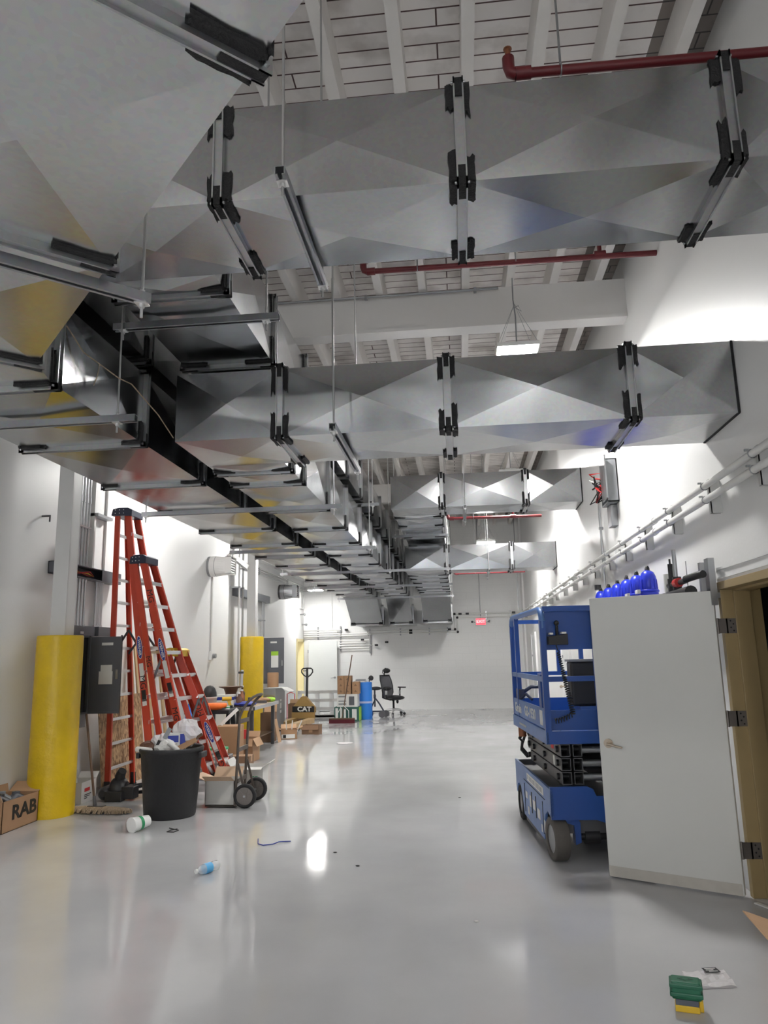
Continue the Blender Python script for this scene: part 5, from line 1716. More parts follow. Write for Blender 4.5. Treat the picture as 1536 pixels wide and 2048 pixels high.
# grey machine cabinet
t = thing('machine_cabinet', 'grey metal cabinet between farther bollard and pallet jack', 'cabinet', (-4.48, 17.0, 0))
m = MB()
m.prism([(-0.50, 0.02), (0.40, 0.02), (0.40, 0.86), (0.1, 0.96), (-0.50, 0.96)], lambda a, b, tt: (tt, a, b), (-0.30, 0.28))
obj('body', m, M['greycab'], t, bevel=0.006)
obj('front_panel', MB().box((-0.02, -0.508, 0.08), (0.27, -0.50, 0.82)), M['steel'], t)
obj('notice', MB().box((0.285, -0.1, 0.40), (0.29, 0.02, 0.46)).box((0.285, -0.1, 0.50), (0.29, 0.02, 0.62)).box((0.285, -0.1, 0.66), (0.29, 0.02, 0.70)), M['paper'], t)
obj('foot', MB().box((-0.28, -0.48, 0), (0.26, 0.38, 0.02)), M['black'], t)
t = thing('paper_sheet', 'creased white sheet draped over the grey cabinet corner', 'paper', (-4.22, 16.75, 0.965))
obj('sheet', MB().bar((-0.25, 0, 0.004), (0.16, 0, 0.006), 0.4, 0.004).bar((0.16, 0, 0.006), (0.34, -0.02, -0.08), 0.4, 0.004), M['paper'], t)
t = thing('paint_can', 'tan cylindrical tub on top of the grey cabinet', 'tub', (-4.40, 17.05, 0.932))
obj('tub', MB().lathe([(0.13, 0), (0.13, 0.36), (0.12, 0.37)], 20), M['card'], t)
t = thing('small_tin', 'small red tin on top of the grey cabinet', 'tin', (-4.64, 16.75, 0.962))
obj('tin', MB().lathe([(0.08, 0), (0.08, 0.16), (0.03, 0.20), (0.03, 0.23)], 16), M['red'], t)

# ================================================================== pallet jack
t = thing('pallet_jack', 'yellow pallet jack lettered CAT with a looped handle, by the far left door', 'pallet jack', (-3.86, 18.0, 0), math.radians(-8))
m = MB()
m.prism([(-0.30, 0.32), (0.28, 0.32), (0.28, 0.44), (0.04, 0.70), (-0.06, 0.70), (-0.30, 0.44)], lambda a, b, tt: (a, tt, b), (-0.06, 0.06))
yj = pm('dull_yellow_machine', (0.34, 0.215, 0.075), 0.5, var=0.1)
obj('body', m, yj, t, bevel=0.01)
obj('nameplate', MB().box((-0.29, -0.066, 0.33), (0.27, -0.06, 0.47)), M['ink'], t)
text('CAT', 0.15, M['paper'], t, (0.02, -0.07, 0.40), (1, 0, 0), (0, -1, 0), bold=0.006, sx=1.2)
for x in (-0.24, 0.20):
    f = MB()
    f.prism([(-1.25, 0.06), (-1.2, 0.15), (-0.06, 0.20), (-0.06, 0.08)], lambda a, b, tt: (x + tt - 0.12 * (a < -1), a, b), (-0.08, 0.08))
    obj('fork', f, M['pine'] if x > 0 else yj, t, bevel=0.006)
    obj('wheel', MB().cyl((x - 0.05, -1.05, 0.04), (x + 0.05, -1.05, 0.04), 0.04), M['black'], t)
obj('front_plate', MB().box((-0.30, -0.08, 0.18), (0.28, -0.02, 0.33)), yj, t)
obj('pump', MB().cyl((0, 0.16, 0.18), (0, 0.16, 0.62), 0.06).cyl((-0.1, 0.16, 0.10), (0.1, 0.16, 0.10), 0.10), M['dgrey'], t)
h = MB().cyl((0, 0.16, 0.60), (0.0, 0.19, 1.16), 0.028)
lp = [(0.0, 1.14), (-0.09, 1.20), (-0.145, 1.27), (-0.14, 1.33), (-0.10, 1.36), (0.0, 1.365), (0.10, 1.36), (0.14, 1.33), (0.145, 1.27), (0.09, 1.20)]
h.tube([(x, 0.19, z) for x, z in lp], 0.017, 8, closed=True)
h.cyl((0, 0.19, 1.14), (0, 0.19, 1.36), 0.026).tube([(0, 0.19, 1.31), (-0.06, 0.18, 1.30), (-0.10, 0.17, 1.305)], 0.009, 8)
obj('handle', h, M['black'], t)
t = thing('wooden_pallet', 'low timber pallet lying under the pallet jack forks', 'pallet', (-4.02, 17.45, 0), math.radians(-24))
m = MB()
for i in range(5):
    m.box((-0.34, -0.50 + i * 0.22, 0.0), (0.26, -0.42 + i * 0.22, 0.02))
obj('board', m, M['pine'], t)

# white pallet on edge
t = thing('pallet', 'white painted pallet standing on edge before the far white door', 'pallet', (-3.92, 20.3, 0))
m = MB()
for z in (0.0, 0.02, 0.21, 0.43, 0.65):
    m.box((-0.60, -0.06, z), (0.62, -0.04, z + 0.075))
obj('board', m, M['cardw'], t)
for x in (-0.57, -0.08, 0.32, 0.55):
    obj('stringer', MB().box((x - 0.05, -0.04, 0.0), (x + 0.05, 0.07, 0.73)), M['white'], t)
m = MB()
for z in (0.0, 0.43, 0.65):
    m.box((-0.60, 0.07, z), (0.62, 0.09, z + 0.075))
obj('board', m, M['cardw'], t)

# small open cartons on the floor
t = carton('carton', 'small open carton holding loose sticks, left of the two on the floor', (-3.62, 15.35, 0), 0.25, (0.33, 0.28, 0.19), M['card'], (('L', 0.13, 70), ('R', 0.13, 65), ('B', 0.12, 50)))
obj('print', MB().box((-0.15, -0.142, 0.02), (0.12, -0.14, 0.10)), M['paper'], t)
obj('print', MB().box((-0.12, -0.1435, 0.03), (-0.06, -0.142, 0.09)), M['ink'], t)
for i, (x, y, dx) in enumerate(((-3.66, 15.35, -0.02), (-3.58, 15.38, 0.03), (-3.50, 15.32, 0.16))):
    obj('plastic_stick', MB().bar((x, y, 0.02), (x + dx, y, 0.36), 0.02, 0.02), M['white'], label='%s white stick in the small open carton' % ['left', 'middle', 'right'][i], cat='stick', group='sticks in the small carton')
t = carton('carton', 'small carton lying on its side, right of the two on the floor', (-3.32, 16.25, 0), -0.1, (0.38, 0.26, 0.19), M['card_dark'], (('F', 0.1, 160),), inner=M['card_dark'])
obj('print', MB().box((-0.03, -0.132, 0.04), (0.05, -0.13, 0.13)), M['card_in'], t)
carton('carton', 'tall dark brown carton between grey cabinet and pallet jack', (-4.22, 17.0 + 1.55, 0), 0.1, (0.30, 0.36, 0.50), M['card_dark'], (('B', 0.1, 20),))
t = thing('red_stand', 'thin red wire frame behind the tall dark brown carton', 'frame', (-4.50, 19.3, 0))
obj('wire', MB().tube([(-0.1, 0, 0.006), (-0.1, 0, 0.70), (0.0, 0, 0.74), (0.1, 0, 0.70), (0.1, 0, 0.006)], 0.012, 6), M['red'], t)

# stacked boxes with the broom in front
SY = 19.35
t = thing('carton', 'wide dark green printed box at the bottom of the far stack', 'box', (-3.03, SY, 0), 0, 'boxes in the far stack')
obj('body', MB().box((-0.30, -0.2, 0), (0.34, 0.25, 0.355)), M['greend'], t)
pr = MB().box((-0.27, -0.203, 0.03), (-0.20, -0.2, 0.33)).box((-0.15, -0.203, 0.03), (-0.10, -0.2, 0.33)).box((-0.05, -0.203, 0.04), (0.0, -0.2, 0.30)).box((0.16, -0.203, 0.04), (0.28, -0.2, 0.30))
obj('print', pr, M['paper'], t)
obj('side_panel', MB().box((0.34, -0.19, 0.01), (0.343, 0.24, 0.34)), M['lime'], t)
t = thing('carton', 'white printed box second from the bottom of the far stack', 'box', (-3.0, SY, 0.356), 0, 'boxes in the far stack')
obj('body', MB().box((-0.26, -0.18, 0), (0.27, 0.22, 0.315)), M['paper'], t)
obj('print', MB().box((0.05, -0.183, 0.04), (0.19, -0.18, 0.26)), M['darkcab'], t)
obj('print', MB().box((-0.22, -0.183, 0.05), (-0.02, -0.18, 0.09)).box((-0.22, -0.183, 0.13), (-0.02, -0.18, 0.16)).box((-0.22, -0.183, 0.24), (-0.05, -0.18, 0.28)), M['greycab'], t)
sb0 = None
pos = [(-3.165, 0), (-2.985, 0), (-2.78, 0), (-3.165, 1), (-2.985, 1), (-2.78, 1), (-3.165, 2), (-2.985, 2)]
rows = ['lowest', 'middle', 'topmost']
colsn = {-3.165: 'left', -2.985: 'middle', -2.78: 'right'}
for x, r_ in pos:
    lab = '%s small brown carton in the %s column of the far stack' % (rows[r_], colsn[x])
    if sb0 is None:
        sb0 = thing('carton', lab, 'box', (x, SY, 0.672), 0, 'boxes in the far stack')
        obj('body', MB().box((-0.087, -0.15, 0), (0.087, 0.16, 0.153)), M['card'], sb0, bevel=0.003)
        obj('print', MB().box((-0.03, -0.152, 0.05), (0.035, -0.15, 0.07)).box((-0.01, -0.152, 0.07), (0.015, -0.15, 0.10)), M['card_dark'], sb0)
    else:
        copy_thing(sb0, (x, SY, 0.672 + r_ * 0.154), lab)
t = thing('push_broom', 'push broom with maroon bristles leaning on the far box stack', 'broom', (-3.05, 18.65, 0))
obj('bristles', MB().box((-0.32, -0.05, 0.0), (0.32, 0.05, 0.09)), M['maroon'], t)
obj('block', MB().box((-0.32, -0.04, 0.09), (0.32, 0.04, 0.125)), M['wood'], t, bevel=0.006)
obj('brace', MB().tube([(-0.13, 0, 0.125), (-0.13, 0, 0.2), (-0.01, 0.03, 0.42)], 0.008, 6).tube([(0.17, 0, 0.125), (0.17, 0, 0.3), (0.02, 0.03, 0.44)], 0.008, 6), M['white'], t)
obj('handle', MB().cyl((0.0, 0, 0.11), (0.20, 0.50, 1.66), 0.014, n=10), M['wood'], t)
t = thing('drum', 'bright blue plastic drum right of the far box stack', 'drum', (-2.62, 19.78, 0))
obj('shell', MB().lathe([(0.19, 0.0), (0.20, 0.02), (0.20, 0.40), (0.206, 0.42), (0.20, 0.44), (0.20, 0.92), (0.19, 0.95)], 28), M['bluebar'], t)
obj('tape', MB().lathe([(0.2075, 0.41), (0.2085, 0.42), (0.2085, 0.45), (0.2075, 0.46)], 28), pm('pale_tape', (0.45, 0.5, 0.75), 0.5), t)
t = thing('paper_stack', 'flat white packs lying on the blue drum', 'packs', (-2.70, 19.78, 0.951))
obj('pack', MB().box((-0.16, -0.14, 0), (0.12, 0.14, 0.035)), M['paper'], t)
obj('pack', MB().box((-0.14, -0.12, 0.036), (0.10, 0.12, 0.07)), M['greycab'], t)

# knee scooter
t = thing('knee_scooter', 'black padded knee scooter with small blue wheels beside the blue drum', 'scooter', (-2.42, 20.2, 0))
obj('seat', MB().ball((0.05, 0, 0.76), 1, (0.16, 0.10, 0.05), 18), M['black'], t)
obj('post', MB().cyl((0.02, 0, 0.28), (0.02, 0, 0.74), 0.022).cyl((0.02, 0, 0.5), (0.02, 0, 0.6), 0.035), M['dgrey'], t)
fm = MB()
fm.tube([(-0.10, 0.0, 0.14), (-0.06, 0, 0.30), (0.02, 0, 0.46)], 0.018, 8)
for dy in (-0.05, 0.05):
    fm.tube([(0.02, dy, 0.52), (0.14, dy, 0.36), (0.26, dy, 0.16)], 0.014, 8)
for k_ in (0.25, 0.5, 0.75):
    fm.cyl((0.02 + 0.24 * k_, -0.05, 0.52 - 0.36 * k_), (0.02 + 0.24 * k_, 0.05, 0.52 - 0.36 * k_), 0.009)
fm.cyl((-0.12, 0, 0.16), (0.26, 0, 0.16), 0.016)
obj('frame', fm, M['navy'], t)
obj('steering_column', MB().tube([(-0.12, 0, 0.16), (-0.13, 0, 0.7), (-0.12, 0, 1.02)], 0.016, 8).tube([(-0.12, -0.2, 1.03), (-0.12, 0.2, 1.03)], 0.014, 8), M['dgrey'], t)
obj('hand_grip', MB().ball((-0.06, -0.12, 1.04), 1, (0.07, 0.06, 0.07), 12).cyl((-0.12, 0.1, 1.03), (-0.12, 0.22, 1.03), 0.022), M['black'], t)
for x, y in ((-0.13, -0.12), (-0.13, 0.12), (0.22, -0.13), (0.30, 0.13)):
    obj('wheel', MB().cyl((x, y - 0.02, 0.09), (x, y + 0.02, 0.09), 0.09, n=18), M['dgrey'] if x > 0 else M['navy'], t)
obj('axle', MB().cyl((-0.13, -0.13, 0.09), (-0.13, 0.13, 0.09), 0.01).cyl((0.26, -0.14, 0.09), (0.26, 0.14, 0.09), 0.01).cyl((0.25, 0, 0.09), (0.25, 0, 0.18), 0.012).cyl((-0.12, 0, 0.09), (-0.12, 0, 0.18), 0.012), M['dgrey'], t)

# office chair
t = thing('office_chair', 'black mesh office chair with headrest standing before the far wall', 'chair', (-2.02, 21.15, 0), math.radians(-38))
obj('seat', MB().ball((0.05, 0, 0.475), 1, (0.27, 0.25, 0.055), 24).ball((0.24, 0, 0.455), 1, (0.1, 0.24, 0.06), 16), M['black'], t)
bp = []
bkm = MB()
prof = [(-0.20, 0.46, 0.19), (-0.165, 0.60, 0.215), (-0.19, 0.78, 0.225), (-0.245, 0.95, 0.22), (-0.285, 1.07, 0.19)]
for sgn in (-1, 1):
    pass
ring = [(x, -w_, z) for x, z, w_ in prof] + [(x, w_, z) for x, z, w_ in prof[::-1]]
obj('back_frame', MB().tube(ring, 0.017, 8, closed=True), M['black'], t)
vs, fs = [], []
for x, z, w_ in prof:
    for j in range(7):
        u = -1 + j / 3
        vs.append((x - 0.02 * (1 - u * u), u * w_, z))
for i in range(len(prof) - 1):
    for j in range(6):
        fs.append((i * 7 + j, i * 7 + j + 1, (i + 1) * 7 + j + 1, (i + 1) * 7 + j))
vv = vs + [(a - 0.004, b, c) for a, b, c in vs]
n_ = len(vs)
obj('back_mesh', MB().add(vv, fs + [tuple(i + n_ for i in f[::-1]) for f in fs], True), M['mesh'], t)
obj('lumbar_support', MB().ball((-0.20, 0, 0.70), 1, (0.035, 0.20, 0.06), 14), M['black'], t)
obj('back_spine', MB().tube([(-0.06, 0, 0.40), (-0.25, 0, 0.42), (-0.27, 0, 0.62), (-0.25, 0, 0.82)], 0.03, 8).box((-0.27, -0.08, 0.42), (-0.22, 0.08, 0.66)), M['black'], t)
hr = MB().tube([(-0.285, 0, 1.05), (-0.30, 0, 1.12), (-0.26, 0, 1.18)], 0.02, 8).ball((-0.19, 0, 1.20), 1, (0.045, 0.14, 0.07), 16).tube([(-0.27, -0.1, 1.13), (-0.22, -0.13, 1.22), (-0.24, 0, 1.27), (-0.22, 0.13, 1.22), (-0.27, 0.1, 1.13)], 0.012, 8)
obj('headrest', hr, M['black'], t)
for s in (-1, 1):
    obj('armrest', MB().box((0.0, s * 0.27 - 0.035, 0.72), (0.26, s * 0.27 + 0.035, 0.75)).tube([(0.03, s * 0.18, 0.45), (0.03, s * 0.29, 0.46), (0.04, s * 0.28, 0.60), (0.06, s * 0.27, 0.72)], 0.02, 8), M['black'], t, bevel=0.006)
    obj('arm_adjuster', MB().box((0.02, s * 0.28 - 0.02, 0.55), (0.07, s * 0.28 + 0.02, 0.66)), M['alu'], t)
obj('gas_lift', MB().cyl((0.05, 0, 0.10), (0.05, 0, 0.42), 0.028), M['black'], t)
obj('mechanism', MB().box((-0.06, -0.09, 0.39), (0.17, 0.09, 0.44)).tube([(0.12, -0.1, 0.40), (0.16, -0.2, 0.40), (0.24, -0.24, 0.39)], 0.008, 6).ball((0.2, 0.0, 0.36), 1, (0.04, 0.03, 0.06), 10), M['black'], t)
for i in range(5):
    a = i * 2 * math.pi / 5 + 0.35
    ca, sa = math.cos(a), math.sin(a)
    obj('base_arm', MB().tube([(0.05 + ca * 0.03, sa * 0.03, 0.14), (0.05 + ca * 0.18, sa * 0.18, 0.135), (0.05 + ca * 0.31, sa * 0.31, 0.08)], [0.034, 0.03, 0.02], 10), M['alu'], t)
    c_ = MB()
    for e in (-0.02, 0.02):
        px_, py_ = 0.05 + ca * 0.32 - sa * e, sa * 0.32 + ca * e
        c_.cyl((px_ + sa * 0.009, py_ - ca * 0.009, 0.032), (px_ - sa * 0.009, py_ + ca * 0.009, 0.032), 0.032, n=14)
    c_.cyl((0.05 + ca * 0.32, sa * 0.32, 0.03), (0.05 + ca * 0.31, sa * 0.31, 0.09), 0.011)
    obj('caster', c_, M['black'], t)

# ================================================================== floor litter near the camera
t = thing('paper_cup', 'white paper cup with green print lying on its side', 'cup', (-3.24, 7.38, 0.0), math.radians(62), 'litter on the floor')
rx = Matrix.Rotation(math.radians(-93), 3, 'Y')
obj('cup', MB().lathe([(0.052, 0.0), (0.057, 0.03), (0.072, 0.19), (0.075, 0.192), (0.075, 0.2), (0.066, 0.198)], 24, (0.1, 0, 0.076), rx), M['white'], t)
obj('print', MB().lathe([(0.0635, 0.085), (0.0665, 0.12)], 24, (0.1, 0, 0.076), rx), M['greenl'], t, label='green print round the cup')
obj('mouth_lid', MB().lathe([(0.068, 0.19), (0.068, 0.197)], 24, (0.1, 0, 0.076), rx), M['cardw'], t)
t = thing('water_bottle', 'clear plastic water bottle with a blue label lying on the floor', 'bottle', (-2.06, 5.98, 0), math.radians(60), 'litter on the floor')
rx = Matrix.Rotation(math.radians(90), 3, 'Y')
obj('bottle', MB().lathe([(0.03, -0.11), (0.037, -0.10), (0.037, -0.06), (0.034, -0.05), (0.037, -0.04), (0.037, 0.045), (0.030, 0.07), (0.014, 0.09), (0.013, 0.10)], 20, (0, 0, 0.038), rx @ Matrix.Rotation(math.pi, 3, 'X')), M['clear'], t)
obj('label', MB().lathe([(0.0375, -0.035), (0.0375, 0.03)], 20, (0, 0, 0.038), rx @ Matrix.Rotation(math.pi, 3, 'X')), pm('light_blue_label', (0.10, 0.42, 0.75), 0.4), t, label='light blue paper label')
obj('cap', MB().lathe([(0.0155, 0.098), (0.0155, 0.115)], 14, (0, 0, 0.038), rx @ Matrix.Rotation(math.pi, 3, 'X')), M['white'], t)
obj('wire_scrap', MB().tube([(-2.97, 7.47, 0.005), (-2.90, 7.42, 0.005), (-2.84, 7.38, 0.005), (-2.86, 7.30, 0.005), (-2.93, 7.31, 0.005), (-2.92, 7.38, 0.006), (-2.86, 7.40, 0.012)], 0.0045, 6), M['ink'],
    label='looped scrap of black wire on the floor in front of the bin', cat='wire', group='litter on the floor')
obj('wire_scrap', MB().tube([(-1.93, 6.98, 0.02), (-1.90, 6.87, 0.005), (-1.84, 6.82, 0.005), (-1.76, 6.86, 0.005), (-1.72, 6.92, 0.01), (-1.62, 6.96, 0.006)], 0.0045, 6), M['inkblue'],
    label='curled scrap of dark blue wire on the open floor', cat='wire', group='litter on the floor')
obj('plastic_sheet', MB().ball((-2.30, 14.4, 0.012), 1, (0.16, 0.14, 0.012), 14, 0.03), M['bag'], label='crumpled clear plastic film on the floor toward the far stack', cat='film', group='litter on the floor')
for i, (x, y, lab, m_) in enumerate(((-0.9, 6.2, 'tiny dark chip on the floor right of the bottle', M['ink']), (-1.15, 6.6, 'tiny dark chip on the floor beyond the bottle', M['ink']), (0.02, 5.0, 'small white paper scrap in the middle of the floor', M['paper']), (-0.1, 9.0, 'small dark chip far along the open floor', M['ink']))):
    obj('debris_chip', MB().ball((x, y, 0.004), 1, (0.018, 0.010, 0.004), 8), m_, label=lab, cat='scrap', group='litter on the floor')

# green tool box stack, film bag and carton at the lower right
t = thing('tool_case', 'dark green ribbed case standing on a yellow base near the camera', 'tool case', (0.975, 3.905, 0), math.radians(-14))
t.scale = (0.86, 0.86, 0.95)
obj('base', MB().box((-0.062, -0.045, 0.0), (0.062, 0.045, 0.03)), M['yplast'], t, bevel=0.004, label='yellow base')
obj('collar', MB().box((-0.058, -0.042, 0.03), (0.058, 0.042, 0.055)), pm('grey_blue_band', (0.09, 0.10, 0.12), 0.5), t)
obj('case', MB().box((-0.075, -0.048, 0.055), (0.075, 0.048, 0.135)), M['green'], t, bevel=0.010, seg=3)
rb = MB()
for z in (0.066, 0.105):
    rb.box((-0.084, -0.053, z), (0.084, 0.053, z + 0.022))
obj('rib', rb, M['green'], t, bevel=0.006)
dm = MB()
dm.prism([(-0.042, 0), (0, 0.024), (0.042, 0), (0, -0.024)], lambda a, b, tt: (a, b, 0.135 + tt), (0, 0.0012))
dk = pm('darker_green_mark', (0.006, 0.055, 0.03), 0.4)
obj('diamond_mark', dm, dk, t)
obj('round_mark', MB().cyl((0, 0, 0.136), (0, 0, 0.137), 0.015, n=18), M['green'], t)
obj('side_clip', MB().box((0.06, -0.02, 0.0), (0.082, 0.02, 0.05)), M['yplast'], t, bevel=0.004)
t = thing('film_bag', 'flat clear plastic bag with a black label beside the green case', 'bag', (1.17, 4.22, 0), math.radians(8), 'litter on the floor')
bgm = MB()
vs, fs = [], []
for i in range(9):
    for j in range(7):
        vs.append((-0.11 + 0.22 * i / 8 + 0.01 * (j - 3) * 0.4, -0.09 + 0.18 * j / 6, 0.006 + random.uniform(0, 0.012)))
for i in range(8):
    for j in range(6):
        fs.append((i * 7 + j, (i + 1) * 7 + j, (i + 1) * 7 + j + 1, i * 7 + j + 1))
k_ = len(vs)
bgm.add(vs + [(a, b, 0.002) for a, b, c in vs], fs + [tuple(i + k_ for i in f[::-1]) for f in fs])
obj('film', bgm, M['bag'], t)
obj('label', MB().box((0.01, 0.045, 0.019), (0.085, 0.10, 0.0205)), M['ink'], t, label='black printed label')
obj('print', MB().box((0.02, 0.085, 0.0205), (0.075, 0.092, 0.021)).box((0.02, 0.068, 0.0205), (0.06, 0.076, 0.021)).box((0.03, 0.053, 0.0205), (0.075, 0.060, 0.021)), M['paper'], t)
t = carton('carton', 'brown carton with a raised flap at the right edge by the doorway', (1.715, 3.93, 0), math.radians(-4), (0.36, 0.42, 0.28), M['card'], (('L', 0.21, 72), ('B', 0.1, 20), ('R', 0.12, 10)))
obj('dark_packing', MB().ball((1.715, 3.93, 0.20), 1, (0.15, 0.16, 0.09), 14, 0.06), M['black'], label='black packed goods in the carton by the doorway', cat='packing')


# ================================================================== scissor lift (local: x to the right, y toward its rear, origin at the front left corner)
t = thing('scissor_lift', 'blue scissor lift lettered GS-1930 parked behind the open door', 'lift', (0.655, 6.30, 0), math.radians(4.8))
LW, LL = 0.76, 1.80
# chassis
m = MB()
side = [(0.0, 0.555), (LL, 0.555), (LL, 0.30), (LL - 0.04, 0.24)]
side += [(1.60 + 0.19 * math.cos(a), 0.165 + 0.19 * math.sin(a)) for a in [math.radians(v_) for v_ in (25, 60, 90, 120, 155)]]
side += [(1.36, 0.10), (0.36, 0.10)]
side += [(0.13 + 0.20 * math.cos(a), 0.165 + 0.20 * math.sin(a)) for a in [math.radians(v_) for v_ in (15, 50, 85, 120)]]
side += [(0.0, 0.34)]
for x in (0.0, LW - 0.02):
    m.prism(side, lambda a, b, tt: (x + tt, a, b), (0, 0.02))
obj('chassis_side', m, M['bluel'], t)
m = MB()
m.prism([(0.0, 0.575), (0.30, 0.575), (0.345, 0.555), (0.37, 0.50), (0.62, 0.50), (0.62, 0.24), (0.48, 0.24), (0.45, 0.29), (0.36, 0.32), (0.0, 0.325)], lambda a, b, tt: (a, tt, b), (0, 0.03))
m.box((0.62, 0, 0.34), (LW, 0.03, 0.575))
obj('chassis_front', m, M['blue'], t)
obj('chassis_deck', MB().box((0.02, 0.03, 0.47), (LW - 0.02, LL - 0.02, 0.50)).box((0.1, 0.10, 0.20), (LW - 0.1, LL - 0.1, 0.47)).box((0.02, LL - 0.03, 0.25), (LW - 0.02, LL, 0.55)), M['dgrey'], t)
obj('pothole_guard', MB().box((0.02, 0.34, 0.045), (0.05, 1.38, 0.12)).box((LW - 0.05, 0.34, 0.045), (LW - 0.02, 1.38, 0.12)), M['black'], t)
obj('tie_plate', MB().box((0.43, -0.006, 0.455), (0.66, 0, 0.535)), M['paper'], t, label='white tie-down decal')
tp = MB()
tp.box((0.49, -0.009, 0.475), (0.60, -0.006, 0.482)).box((0.49, -0.009, 0.512), (0.60, -0.006, 0.519)).box((0.49, -0.009, 0.475), (0.497, -0.006, 0.519)).box((0.593, -0.009, 0.475), (0.60, -0.006, 0.519))
tp.box((0.455, -0.009, 0.478), (0.463, -0.006, 0.516)).box((0.625, -0.009, 0.478), (0.633, -0.006, 0.516)).box((0.465, -0.009, 0.525), (0.63, -0.006, 0.528))
obj('decal_mark', tp, M['ink'], t)
obj('step_pocket', MB().box((0.47, -0.004, 0.27), (0.62, 0.0, 0.36)), M['ink'], t)
# wheels
for x, y, yaw_ in ((0.06, 0.10, 0.10), (LW - 0.06, 0.10, 0.10), (0.06, 1.60, 0), (LW - 0.06, 1.60, 0)):
    rx = Matrix.Rotation(yaw_, 3, 'Z') @ Matrix.Rotation(math.pi / 2, 3, 'Y')
    wh = MB().lathe([(0.11, -0.058), (0.155, -0.058), (0.165, -0.048), (0.165, 0.048), (0.155, 0.058), (0.11, 0.058)], 32, (x, y, 0.165), rx, ring=True)
    wo = obj('wheel', wh, pm('worn_grey_tyre', (0.10, 0.09, 0.08), 0.75, var=0.25, scale=14) if x == 0.06 and y < 1 else M['rubber'], t)
    hb = MB().lathe([(0.112, -0.045), (0.10, -0.035), (0.03, -0.03), (0.03, 0.03), (0.10, 0.035), (0.112, 0.045)], 24, (x, y, 0.165), rx)
    obj('hub', hb, M['greycab'], wo)
for x in (0.155, LW - 0.155):
    k_ = 1 if x < 0.4 else -1
    m = MB()
    m.prism([(-0.07, 0.34), (0.05, 0.34), (0.085, 0.29), (0.085, 0.14), (0.04, 0.12), (0.035, 0.27), (-0.07, 0.30)], lambda a, b, tt: (x + k_ * a, 0.06 + tt, b), (0, 0.10))
    obj('wheel_yoke', m, M['blue'], t)
obj('steering_gear', MB().cyl((0.2, 0.14, 0.17), (LW - 0.2, 0.14, 0.17), 0.03).cyl((0.28, 0.14, 0.17), (0.40, 0.14, 0.17), 0.06), M['black'], t)
# side stickers
st = MB()
for a, b, c, d_ in ((0.30, 1.10, 0.455, 0.52), (0.50, 0.62, 0.22, 0.30), (0.72, 0.84, 0.25, 0.33), (0.93, 1.0, 0.24, 0.34), (0.28, 0.33, 0.16, 0.26), (1.12, 1.22, 0.28, 0.34), (1.05, 1.12, 0.15, 0.22), (0.42, 0.46, 0.14, 0.2)):
    st.box((-0.003, a, c), (0, b, d_))
obj('decal', st, M['paper'], t)
ln = MB()
for a, b, c, d_ in ((0.25, 1.30, 0.432, 0.436), (0.36, 0.365, 0.14, 0.40), (0.68, 0.70, 0.20, 0.38), (0.88, 0.91, 0.20, 0.38), (1.27, 1.275, 0.14, 0.40)):
    ln.box((-0.004, a, c), (0, b, d_))
obj('panel_gap', ln, M['ink'], t)
st = MB()
for a, b in ((1.02, 1.08), (0.84, 0.98), (0.70, 0.80), (0.50, 0.64), (0.36, 0.46)):
    st.box((-0.0042, a, 0.468), (-0.003, b, 0.507))
obj('decal_mark', st, M['steel'], t)

# scissor stack: rectangular tubes with open ends
def rtube(mb, x0, x1, y0, y1, z0, z1, th=0.006):
    mb.box((x0, y0, z0), (x0 + th, y1, z1)).box((x1 - th, y0, z0), (x1, y1, z1)).box((x0, y0, z0), (x1, y1, z0 + th)).box((x0, y0, z1 - th), (x1, y1, z1))


for r_, z in enumerate((0.582, 0.690, 0.798)):
    for x0, x1 in ((0.115, 0.195), (0.215, 0.290), (LW - 0.290, LW - 0.215), (LW - 0.195, LW - 0.115)):
        m = MB()
        rtube(m, x0, x1, 0.05, 1.62 - (0.12 if r_ == 0 else 0), z, z + 0.098)
        m.box((x0, 0.45, z), (x1, 0.46, z + 0.098))
        obj('scissor_arm', m, M['dgrey'], t)
    for y in (0.16, 0.72, 1.25, 1.52):
        obj('pivot_pin', MB().cyl((0.095, y, z + 0.05), (LW - 0.095, y, z + 0.05), 0.026, n=14), M['black'], t)
    obj('cross_tube', MB().cyl((0.29, 0.10, z + 0.05), (LW - 0.29, 0.10, z + 0.05), 0.030), M['steel'], t)
st = MB().box((0.112, 1.30, 0.71), (0.115, 1.36, 0.76)).box((0.112, 0.30, 0.70), (0.115, 0.36, 0.78))
obj('decal', st, M['paper'], t)
obj('decal', MB().box((0.112, 0.32, 0.83), (0.115, 0.42, 0.885)), M['inkred'], t, label='small red warning decal')
obj('hose', MB().tube([(0.10, 1.60, 0.60), (0.05, 1.66, 0.66), (0.07, 1.70, 0.74), (0.03, 1.62, 0.78), (0.08, 1.60, 0.86)], 0.016, 8).tube([(0.12, 1.62, 0.60), (0.06, 1.72, 0.68), (0.1, 1.7, 0.8)], 0.014, 8), M['black'], t)
obj('junction', MB().cyl((0.06, 1.60, 0.80), (0.06, 1.60, 0.90), 0.04), M['copper'], t)
